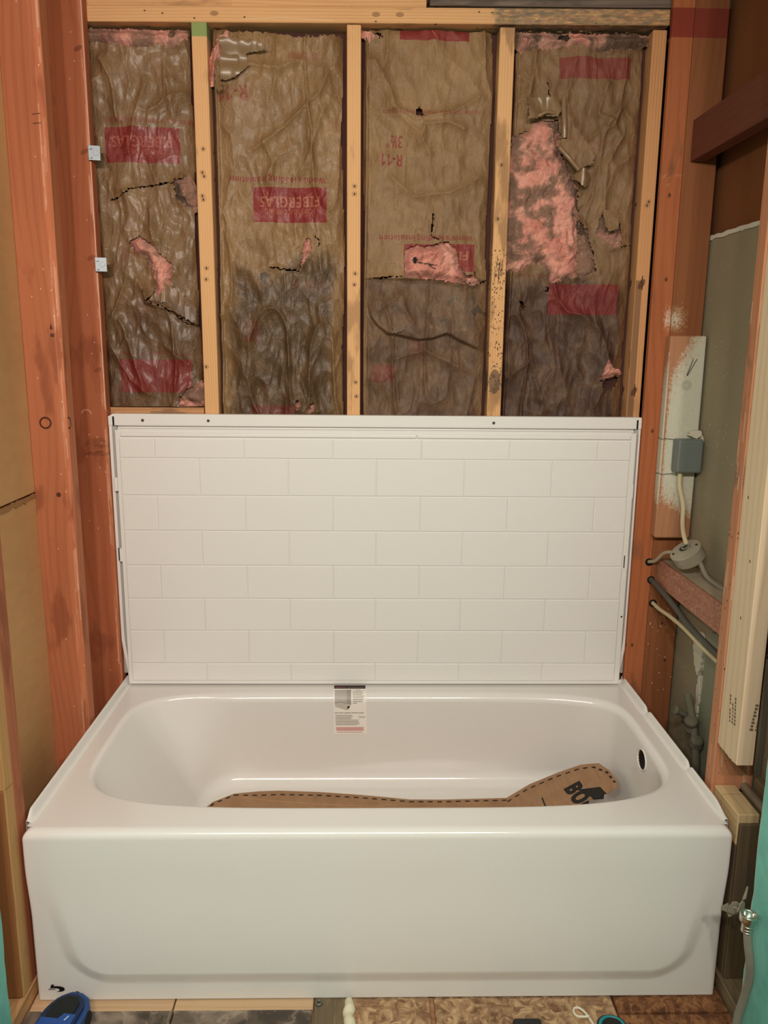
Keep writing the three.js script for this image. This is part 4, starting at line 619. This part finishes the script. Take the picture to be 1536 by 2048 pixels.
// ---------------------------------------------------------------- wiring, pipes and scraps on the right wall
{
  const grey = std({ color: 0x6a726e, roughness: .45 }), dust = std({ color: 0xb3a890, roughness: .9 }), plaster = std({ color: 0xcfc8b4, roughness: .95 });
  for (const [x, y] of [[.8065, .811], [.8165, .756], [.8275, .683]]) { const g = new THREE.CylinderGeometry(.0118, .0118, .0008, 32); g.rotateX(Math.PI / 2); const h = mesh('cable_hole', g, std({ color: 0x080504, roughness: 1 }), CORNER); h.position.set(x - CORNER.position.x, y - CORNER.position.y, -.7494 - CORNER.position.z); }
  const jb = thing('electrical_box', 'grey plastic electrical box on the white painted board', 'electrical box', [.868, 1.138, -.688]);
  const b = new RoundedBoxGeometry(.072, .094, .046, 3, .007); mesh('body', b, grey, jb);
  mesh('cover_edge', (() => { const g = new RoundedBoxGeometry(.0735, .0955, .006, 2, .002); g.translate(0, 0, .008); return g; })(), std({ color: 0x747c78, roughness: .4 }), jb);
  const r = rng(8), chunk = (x, y, z, s, n) => { const pts = []; for (let i = 0; i < n; i++) { const a = i / n * 6.283; pts.push([x + s[0] * Math.cos(a) * (.7 + .5 * r()), y + s[1] * Math.sin(a) * (.7 + .5 * r())]); } const g = extrude(pts, .014, .0015, 1); g.translate(0, 0, z); return g; };
  const scr = thing('gypsum_scrap', 'crumbling beige gypsum scrap left along the top right of the grey electrical box', 'plaster scrap');
  mesh('chunk', chunk(.890, 1.198, -.708, [.020, .011], 14), plaster, scr); mesh('chunk', chunk(.908, 1.150, -.705, [.006, .040], 16), plaster, scr);
  const cab = (name, pts, rad, col, label, group) => { const m = mesh(name, tube(pts, rad, 72, 12), std({ color: col, roughness: .6 })); tag(m, label, 'cable', group); return m; };
  cab('cable', [[.852, 1.093, -.688], [.853, 1.05, -.684], [.862, 1.0, -.672], [.852, .955, -.64], [.842, .93, -.60], [.842, .905, -.572]], .0062, 0xd2c39c, 'cream cable running from the grey electrical box down to the round junction box');
  const rb = thing('round_junction_box', 'round dusty metal junction box tilted on top of the pinkish block', 'junction box', [.834, .897, -.565]);
  const prof = [[0, .004], [.012, .004], [.013, 0], [.036, 0], [.0385, -.002], [.0385, -.0045], [.037, -.006], [.037, -.030], [.033, -.036], [0, -.036]].map(p => new THREE.Vector2(p[0], p[1]));
  const body = new THREE.LatheGeometry(prof.reverse(), 48), cup = std({ color: 0x9c9480, roughness: .8 });
  const hub = new THREE.Group(); hub.name = 'housing'; rb.add(hub); hub.scale.setScalar(1.14); hub.quaternion.setFromUnitVectors(V(0, 1, 0), V(-.58, .80, .10).normalize());
  mesh('cup', body, cup, hub);
  const kn = new THREE.CylinderGeometry(.0115, .0115, .0015, 24); kn.translate(0, .0048, 0); mesh('knockout', kn, std({ color: 0x2a241c, roughness: .9 }), hub);
  for (const a of [.4, 3.5]) { const g = new THREE.CylinderGeometry(.003, .003, .002, 12); g.translate(.029 * Math.cos(a), .0008, .029 * Math.sin(a)); mesh('screw_hole', g, std({ color: 0x30281e, roughness: .9 }), hub); }
  const hoop = new THREE.TorusGeometry(.0085, .002, 8, 24); hoop.rotateX(Math.PI / 2); hoop.translate(.004, .0055, 0); mesh('cable_clamp', hoop, std({ color: 0x8a8272, roughness: .7 }), hub);
  cab('cable', [[.806, .812, -.751], [.812, .822, -.72], [.816, .862, -.66], [.822, .880, -.60]], .0052, 0xa89c84, 'short beige cable arching from the uppermost hole in the corner board to the round box');
  cab('cable', [[.866, .868, -.535], [.873, .840, -.505], [.880, .83, -.46], [.888, .826, -.40], [.893, .8255, -.30], [.896, .825, -.19]], .0062, 0x8c8474, 'grey cable leaving the lower right of the round junction box towards the near stud');
  cab('cable', [[.816, .757, -.752], [.822, .748, -.70], [.829, .728, -.60], [.834, .705, -.50], [.842, .690, -.40], [.850, .680, -.30], [.856, .676, -.19]], .0080, 0x4c4a42, 'thick dark grey cable from the middle hole, crossing under the pinkish block');
  cab('cable', [[.827, .684, -.752], [.831, .680, -.71], [.834, .684, -.62], [.836, .683, -.52], [.843, .670, -.42], [.851, .661, -.31], [.857, .657, -.19]], .0058, 0xc2b48e, 'beige cable from the lowest hole in the corner board, running along the dark cable');
  // loose plaster and paint on the grey board
  const pl = (pts, th, m, name, label) => { const g = extrude(pts, th, .0015, 1); g.rotateY(-Math.PI / 2); g.translate(.9115, 0, 0); tag(mesh(name, g, m), label, 'plaster'); };
  const jag = (pts, a) => { const o = []; for (let i = 0; i < pts.length; i++) { const p = pts[i], q = pts[(i + 1) % pts.length]; for (let k = 0; k < 5; k++) o.push([lerp(p[0], q[0], k / 5) + (r() - .5) * a, lerp(p[1], q[1], k / 5) + (r() - .5) * a]); } return o; };
  pl(jag([[-.53, .66], [-.40, .72], [-.2, .72], [-.2, .2], [-.50, .2], [-.535, .42]], .010), .008, std({ color: 0x8a8c78, roughness: .9 }), 'painted_plaster', 'sage green painted plaster remnant on the lower right wall behind the near stud');
  pl(jag([[-.600, .640], [-.575, .655], [-.548, .635], [-.545, .58], [-.565, .535], [-.585, .555], [-.604, .60]], .006), .012, plaster, 'plaster_flake', 'pale peeling plaster flake hanging beside the sage green plaster');
  pl(jag([[-.556, .53], [-.546, .535], [-.535, .48], [-.540, .43], [-.556, .40], [-.552, .46]], .008), .013, plaster, 'plaster_flake', 'thin broken plaster ridge running down below the pale flake');
  // old pipe fitting
  const pf = thing('pipe_fitting', 'dusty old grey pipe fitting low on the right wall beside the tub', 'pipe fitting', [.877, .395, -.525]);
  const sage = std({ color: 0x6a6656, roughness: .85 });
  const lat = (pts, x, y, z, rx = 0, rz = 0) => { const g = new THREE.LatheGeometry(pts.map(p => new THREE.Vector2(p[0], p[1])), 28); g.rotateX(rx); g.rotateZ(rz); g.translate(x, y, z); return g; };
  mesh('pipe', tube([[-.004, .085, -.03], [.0, .05, -.01], [.002, .0, .02], [.001, -.08, .05], [.0, -.30, .055]], .0105, 40, 16), sage, pf);
  mesh('collar', lat([[0, -.02], [.017, -.02], [.019, -.016], [.019, -.008], [.0155, -.006], [.0155, .006], [.019, .008], [.019, .018], [.015, .021], [0, .021]], -.004, .012, .012, .35, .2), sage, pf);
  mesh('elbow', lat([[0, -.018], [.015, -.018], [.02, -.012], [.02, .0], [.016, .004], [.018, .012], [.013, .018], [0, .018]], .004, -.03, .036, .5, .1), sage, pf);
  mesh('nipple', lat([[0, 0], [.009, 0], [.009, .03], [.013, .03], [.013, .036], [0, .036]], -.012, .03, -.01, 0, 1.1), sage, pf);
  // pipes in the lower right cavity
  const hp = mesh('supply_pipe', tube([[.847, .4365, -.176], [.847, .4365, -.06], [.846, .436, .06]], .0108, 12, 24), std({ color: 0x8a7a66, roughness: .6, metalness: .15 })); tag(hp, 'grey-brown horizontal supply pipe coming through the old stud at lower right', 'pipe');
  const dk = cab('cable', [[.93, .55, -.10], [.92, .58, -.02], [.90, .57, .06], [.885, .53, .12]], .006, 0xb8b090, 'pale cable in the dark gap beside the cut spruce board');
}
// galvanised drywall clips on the left corner stud
{
  const zinc = std({ color: 0x70767a, metalness: .9, roughness: .45 });
  const mk = (y, label, ang) => {
    const t = thing('drywall_clip', label, 'metal clip', [-.772, y, -.7515]);
    const pl = new RoundedBoxGeometry(.030, .037, .0016, 1, .0006); pl.translate(.0125, 0, .012); mesh('plate', pl, zinc, t);
    const w = new RoundedBoxGeometry(.0016, .037, .012, 1, .0006); w.translate(-.0012, 0, .0065); mesh('leg', w, zinc, t);
    for (const k of [-1, 1]) { const p = new THREE.ConeGeometry(.0035, .008, 8); p.rotateX(-Math.PI / 2); p.translate(.004, k * .011, .015); mesh('tooth', p, zinc, t); }
    const d = new RoundedBoxGeometry(.012, .012, .001, 1, .0004); d.rotateZ(ang); d.translate(.016, 0, .0131); mesh('dimple', d, zinc, t); t.rotation.y = .22; return t;
  };
  mk(1.925, 'upper of the two galvanised drywall clips on the left corner stud', .1); mk(1.642, 'lower of the two galvanised drywall clips on the left corner stud', .78);
}
// cardboard liner lying in the tub
{
  const t = thing('cardboard_liner', 'brown cardboard liner with a dashed outline lying in the tub, right end bent up', 'cardboard', [0, .1165, 0]);
  const back = [[-.506, -.40], [-.506, -.549], [-.48, -.60], [-.424, -.645], [-.35, -.657], [-.291, -.660], [-.17, -.652], [-.049, -.636], [.05, -.619], [.098, -.610], [.20, -.609], [.307, -.614], [.387, -.617]];
  const fold = [.387, -.617], front = back.map(([x, z]) => [x, -.80 - z]).reverse();
  const poly = [...back, ...front.slice(0, -1)];
  const paint = (w, h, fx, draw) => { const c = pixels(w, h, (u, v) => { const n = fbm(u * 40, v * 12, 3), f = vn(u * 12, v * 260); return mix3([170, 134, 100], [148, 112, 80], clamp(n + (f - .5) * .3)); }), x = c.getContext('2d'); x.save(); fx(x); draw(x); x.restore(); return texOf(c); };
  const X0 = -.53, Z0 = -.68, PW = .94, PH = .58;
  const dash = (x, pts) => { x.strokeStyle = '#241812'; x.lineWidth = .0064; x.setLineDash([.014, .0135]); x.beginPath(); pts.forEach((p, i) => i ? x.lineTo(...p) : x.moveTo(...p)); x.stroke(); x.setLineDash([]); };
  const inset = back.map(([x, z]) => [x + (x < -.45 ? .004 : 0), z + (x < -.4 ? .009 : lerp(.024, .012, clamp((x + .4) / .5)))]);
  const m1 = std({ roughness: .85, map: paint(1024, 632, x => { x.scale(1024 / PW, 632 / PH); x.translate(-X0, -Z0); }, x => { dash(x, inset); dash(x, inset.map(([a, b]) => [a, -.80 - b])); x.strokeStyle = 'rgba(190,146,108,.8)'; x.lineWidth = .003; x.beginPath(); x.moveTo(-.40, -.625); x.quadraticCurveTo(-.2, -.58, .02, -.575); x.stroke(); }) });
  const flat = extrude(poly.map(([x, z]) => [x, -z]), .004); flat.rotateX(-Math.PI / 2);
  { const p = flat.attributes.position, uv = flat.attributes.uv; for (let i = 0; i < p.count; i++) uv.setXY(i, (p.getX(i) - X0) / PW, 1 - (p.getZ(i) - Z0) / PH); }
  mesh('flat_part', flat, m1, t);
  // bent end, in its own plane: s up the slope, z along the fold
  const S = Math.hypot(1, .5), F = [[.387, -.617], [.457, -.633], [.543, -.628], [.605, -.616], [.647, -.586], [.662, -.53], [.665, -.475], [.656, -.445], [.640, -.448], [.632, -.440], [.622, -.448], [.615, -.430], [.60, -.440], [.583, -.452], [.575, -.43], [.60, -.40], [.622, -.385], [.620, -.355], [.60, -.30], [.56, -.24], [.48, -.20], [.387, -.183]].map(([x, z]) => [(x - .387) * S, z]);
  const m2 = std({ roughness: .85, map: paint(640, 900, x => { x.scale(640 / .34, 900 / .48); x.translate(0, .65); }, x => {
    dash(x, [[0, -.597], [.07, -.614], [.16, -.612], [.235, -.600], [.272, -.578], [.298, -.530], [.304, -.470]]);
    x.fillStyle = '#1c1814'; x.save(); x.translate(.168, -.545); x.rotate(Math.PI / 2 - .12); x.font = 'bold 100px sans-serif'; x.scale(.00072, .00066); x.lineWidth = 7; x.strokeStyle = '#1c1814'; x.fillText('BOOTZ', 0, 0); x.strokeText('BOOTZ', 0, 0); x.restore();
    x.beginPath(); x.moveTo(.200, -.512); x.lineTo(.262, -.480); x.lineTo(.275, -.40); x.lineTo(.238, -.385); x.quadraticCurveTo(.235, -.455, .200, -.512); x.fill();
    x.fillRect(.098, -.545, .004, .05); x.fillRect(.075, -.492, .012, .010);
  }) });
  const fl = extrude(F.map(([s, z]) => [s, -z]), .004); fl.rotateX(-Math.PI / 2);
  { const p = fl.attributes.position, uv = fl.attributes.uv; for (let i = 0; i < p.count; i++) uv.setXY(i, p.getX(i) / .34, 1 - (p.getZ(i) + .65) / .48); }
  fl.rotateZ(Math.atan(.5)); fl.translate(.387, .0, 0); mesh('bent_end', fl, m2, t);
}
// shut-off hose at the lower right
{
  const t = thing('water_hose', 'braided steel water hose with a chrome nut hanging in front of the teal wall', 'hose', [.727, 0, .158]);
  const chrome = std({ color: 0xd8d4cc, metalness: 1, roughness: .22 });
  const br = texOf(pixels(64, 256, (u, v) => { const k = (Math.sin((u * 6 + v * 60) * 6.283) + Math.sin((u * 6 - v * 60) * 6.283)) * .25 + .5; const c = 105 + 85 * k; return [c, c * .97, c * .9]; }), true, true);
  mesh('braid', tube([[0, .312, 0], [.001, .28, .006], [.006, .24, .012], [.010, .20, .010], [.008, .15, .004], [-.002, .09, .004], [-.010, .03, .02], [-.014, -.005, .05]], .0085, 90, 18), std({ map: br, metalness: .25, roughness: .38 }), t);
  const L = (pts) => new THREE.LatheGeometry(pts.map(p => new THREE.Vector2(p[0], p[1])), 32);
  const n = L([[.0085, .30], [.0115, .302], [.0115, .318], [.0175, .324], [.0175, .336], [.0155, .338], [.0105, .337], [.0095, .326], [.002, .325]]); mesh('nut', n, chrome, t);
  for (const y of [.300, .306, .313]) { const g = new THREE.TorusGeometry(.0105, .0018, 8, 32); g.rotateX(Math.PI / 2); g.translate(0, y, 0); mesh('ferrule_ring', g, chrome, t); }
  const r = rng(6), scr = thing('drywall_scrap', 'torn grey drywall paper sticking out beside the chrome hose nut', 'drywall scrap', [.708, .318, .116]);
  for (let k = 0; k < 3; k++) { const pts = []; for (let i = 0; i < 9; i++) { const a = i / 9 * 6.283; pts.push([.010 * Math.cos(a) * (.5 + r()), .013 * Math.sin(a) * (.4 + r())]); } const g = extrude(pts, .002, .0006, 1); g.rotateY(.5 * k - .5); g.translate(.008 * k + .002, .008 * k - .008, .008 * k - .006); mesh('shred', g, std({ color: 0x86806e, roughness: .95 }), scr); }
  const sh = extrude([[0, 0], [.007, .003], [.009, .030], [.007, .031]], .002); sh.translate(.024, .02, 0); mesh('shred', sh, std({ color: 0x9a9482, roughness: .95 }), scr);
  const st = tube([[.0, .006, .0], [.02, .004, .012], [.048, .0, .03]], .0022, 10, 8); mesh('twine', st, std({ color: 0x90887a, roughness: .9 }), scr);
}
// ---------------------------------------------------------------- floor in front of the tub
{
  const osbT = (seed) => texOf(pixels(512, 512, (u, v) => {
    const X = u * 14, Y = v * 14, k = Math.floor(fbm(X * .9 + seed, Y * .9, 2) * 11), a = k * 1.9 + seed, s = Math.sin(a), c = Math.cos(a), p = X * c + Y * s, q = -X * s + Y * c;
    const n = vn(p * .8 + k * 9, q * 4 + k * 5), g = fbm(X * 2, Y * 2 + seed, 4); let o = mix3([204, 168, 128], [128, 92, 66], clamp(n * 1.1 - .05 + (vn(p * 3, q * 26) - .5) * .6 + (g - .5) * .8)); if (g > .70) o = mix3(o, [96, 70, 52], .35); return o;
  }), true, true);
  const slab = (x0, x1, z0, z1, y0, y1, m, label, cat = 'floor sheet', name = 'floor_sheet') => { const g = boxAt(x0, x1, y0, y1, z0, z1), p = g.attributes.position, uv = g.attributes.uv; for (let i = 0; i < p.count; i++) uv.setXY(i, p.getX(i) / .5, p.getZ(i) / .5); return tag(mesh(name, g, m), label, cat); };
  const o1 = std({ map: osbT(1), roughness: .9 }), o2 = std({ map: osbT(5), roughness: .9, color: 0xc8a890 });
  slab(-.070, .111, -.72, .9, -.012, 0, o1, 'strand board floor sheet right of the white foam bead, ending at a dark seam');
  slab(.123, .520, -.72, .9, -.012, 0, o1, 'strand board floor sheet under the white cord, right of the dark seam');
  slab(.526, .770, -.72, .041, -.012, 0, o2, 'dark reddish strand board floor strip along the right end of the tub apron');
  slab(.526, .770, .047, .9, -.012, -.001, o2, 'strand board floor sheet at lower right, split from the tub strip by a groove');
  const ply = woodMat('ply');
  board('floor_plank', -.767, -.455, -.011, .001, -.10, .028, ply, 'pale wood floor strip along the tub apron at the left, behind the blue tool', 'floor plank');
  board('floor_plank', -.452, -.146, -.011, .001, -.10, .028, ply, 'pale wood floor strip along the tub apron, right of the butt joint', 'floor plank');
  board('floor_plank', -.144, -.072, -.011, .001, -.10, .9, woodMat('dirty'), 'brownish floor plank between the dark stone tile and the strand board', 'floor plank');
  board('floor_strip', -.767, -.735, -.010, .006, .03, .9, woodMat('grey'), 'grey weathered floor strip between the left sole plate and the stone tile', 'floor strip');
  const stone = texOf(pixels(512, 512, (u, v) => { const X = u * 10, Y = v * 10, n = fbm(X + 2 * fbm(X, Y, 2), Y * 1.3, 5), w = Math.pow(ridge(X * 1.1 + 2 * fbm(X, Y, 3), Y * .9), 14); let c = mix3([150, 132, 116], [70, 60, 52], clamp(n * 2.6 - .8)); return mix3(c, [188, 170, 150], w * .6); }), true, true);
  const sm = std({ map: stone, roughness: .35, bumpMap: stone, bumpScale: .0006 });
  slab(-.732, -.452, .0295, .9, -.010, .003, sm, 'dark marbled vinyl floor tile under the blue tool', 'floor tile', 'floor_tile');
  slab(-.4475, -.1475, .0295, .9, -.010, .003, sm, 'dark marbled vinyl floor tile beside the brownish plank', 'floor tile', 'floor_tile');
  // foam bead
  const r = rng(12), P = []; for (let i = 0; i <= 12; i++) P.push([-.066 + (r() - .5) * .005, .006 + r() * .003, .010 + i * .02]);
  const fg = tube(P, .0105, 60, 14); { const p = fg.attributes.position; for (let i = 0; i < p.count; i++) { const k = 1 + .75 * (vn(p.getZ(i) * 55 + 3, .5) - .4) + .5 * (fbm(p.getX(i) * 120, p.getZ(i) * 120, 3) - .5); p.setX(i, -.066 + (p.getX(i) + .066) * k); p.setY(i, Math.max(.0005, .006 + (p.getY(i) - .006) * k)); } fg.computeVertexNormals(); }
  tag(mesh('foam_bead', fg, std({ color: 0xe6dcc0, roughness: .6 })), 'bead of cream expanding foam on the floor at the middle of the tub apron', 'foam');
  const wa = thing('washer', 'small grey metal washer on the brownish plank, left of the foam bead', 'washer', [-.134, .0012, .012]); const wg = new THREE.TorusGeometry(.0062, .0026, 10, 28); wg.rotateX(Math.PI / 2); wg.translate(0, .0026, 0); mesh('ring', wg, std({ color: 0x7a7a74, metalness: .8, roughness: .45 }), wa);
  // blue cordless tool lying against the apron
  const tool = thing('cordless_tool', 'blue and black cordless tool lying on the floor before the left end of the apron', 'tool', [-.6700, .0035, .080]); tool.rotation.y = -.13; tool.scale.set(.94, 1, .94);
  const blue = std({ color: 0x1c4684, roughness: .38 }), navy = std({ color: 0x14284e, roughness: .5 }), rub = std({ color: 0x14181a, roughness: .75 });
  const o = [[-.046, -.12], [-.046, .010], [-.041, .030], [-.028, .052], [-.010, .0645], [.012, .0635], [.030, .053], [.0405, .036], [.044, .012], [.044, -.12]];
  const bodyG = extrude(o, .026, .006, 4); bodyG.rotateX(-Math.PI / 2); bodyG.translate(0, .006, 0); mesh('body', bodyG, blue, tool);
  const rim = extrude([[-.040, -.10], [-.040, .012], [-.030, .036], [-.012, .052], [.010, .052], [.027, .042], [.036, .022], [.036, -.10]], .005, .003, 3); rim.rotateX(-Math.PI / 2); rim.translate(0, .038, 0); mesh('top_shell', rim, navy, tool);
  const pad = extrude([[-.028, -.02], [-.030, .010], [-.022, .030], [-.006, .041], [.016, .040], [.026, .026], [.026, -.005], [.004, -.006], [-.004, -.022]], .003, .0014, 2); pad.rotateX(-Math.PI / 2); pad.translate(0, .046, 0); mesh('grip_pad', pad, rub, tool);
  const br = extrude([[-.036, -.10], [-.036, -.024], [.002, -.024], [.010, -.009], [.034, -.009], [.034, -.10]], .004, .002, 2); br.rotateX(-Math.PI / 2); br.translate(0, .046, 0); mesh('battery_cover', br, std({ color: 0x1d50a0, roughness: .35 }), tool);
  const tab = new RoundedBoxGeometry(.003, .002, .014, 1, .0008); tab.rotateY(-.35); tab.translate(.022, .0535, .022); mesh('marking', tab, std({ color: 0xbcd0ea, roughness: .5 }), tool);
  const nose = extrude([[-.030, .048], [-.012, .063], [.002, .071], [.006, .070], [.004, .058], [-.012, .052]], .022, .002, 2); nose.rotateX(-Math.PI / 2); nose.translate(-.004, .012, 0); mesh('nose', nose, rub, tool);
  const wheel = new THREE.CylinderGeometry(.016, .016, .01, 32); wheel.rotateZ(Math.PI / 2); wheel.translate(.046, .018, -.018); mesh('side_knob', wheel, rub, tool);
  // white cord and small black objects at the bottom edge
  tag(mesh('cord', tube([[.462, .004, .12], [.461, .004, .082], [.458, .004, .066], [.452, .0045, .048], [.445, .004, .036], [.437, .004, .031], [.429, .004, .035], [.4265, .004, .045], [.431, .004, .054], [.443, .006, .058], [.456, .010, .061]], .0026, 110, 10), std({ color: 0xe8e2cc, roughness: .7 })), 'looped white cord on the strand board near the black and teal reel', 'cord');
  const reel = thing('tape_reel', 'black and teal round reel with white rim on the floor at lower right', 'reel', [.495, 0, .098]);
  const cyl = (r0, h, y, m, n, z = 0) => { const g = new THREE.CylinderGeometry(r0, r0, h, 48); g.translate(0, y, z); mesh(n, g, m, reel); };
  cyl(.036, .006, .003, std({ color: 0xd8d0bc, roughness: .7 }), 'rim'); cyl(.033, .012, .012, std({ color: 0x10181a, roughness: .5 }), 'core'); 
  const tq = new THREE.TorusGeometry(.0255, .004, 10, 48); tq.rotateX(Math.PI / 2); tq.translate(0, .0185, 0); mesh('teal_ring', tq, std({ color: 0x1f8f98, roughness: .35 }), reel); cyl(.020, .006, .0205, std({ color: 0x0a0c0d, roughness: .4 }), 'hub');
  const bx = mesh('black_case', new RoundedBoxGeometry(.062, .018, .05, 4, .008), std({ color: 0x121416, roughness: .4 })); bx.position.set(.317, .0092, .094); tag(bx, 'small rounded black case at the bottom edge, left of the white cord', 'case');
  // crumbs of plaster and wood
  const cg = [], rc = rng(90); for (let i = 0; i < 150; i++) { const g = new THREE.TetrahedronGeometry(.0006 + .0011 * rc() * rc()); g.rotateX(rc() * 6); g.rotateY(rc() * 6); const a = rc(); g.translate(-.62 + 1.36 * rc(), .0042, .005 + .07 * rc()); cg.push(g); }
  const cr = mesh('crumbs', mergeGeometries(cg), std({ color: 0xd8ccb4, roughness: 1 })); cr.userData = { kind: 'stuff', label: 'pale crumbs of plaster and wood scattered on the floor', category: 'debris' };
}
renderer.render(scene, camera);
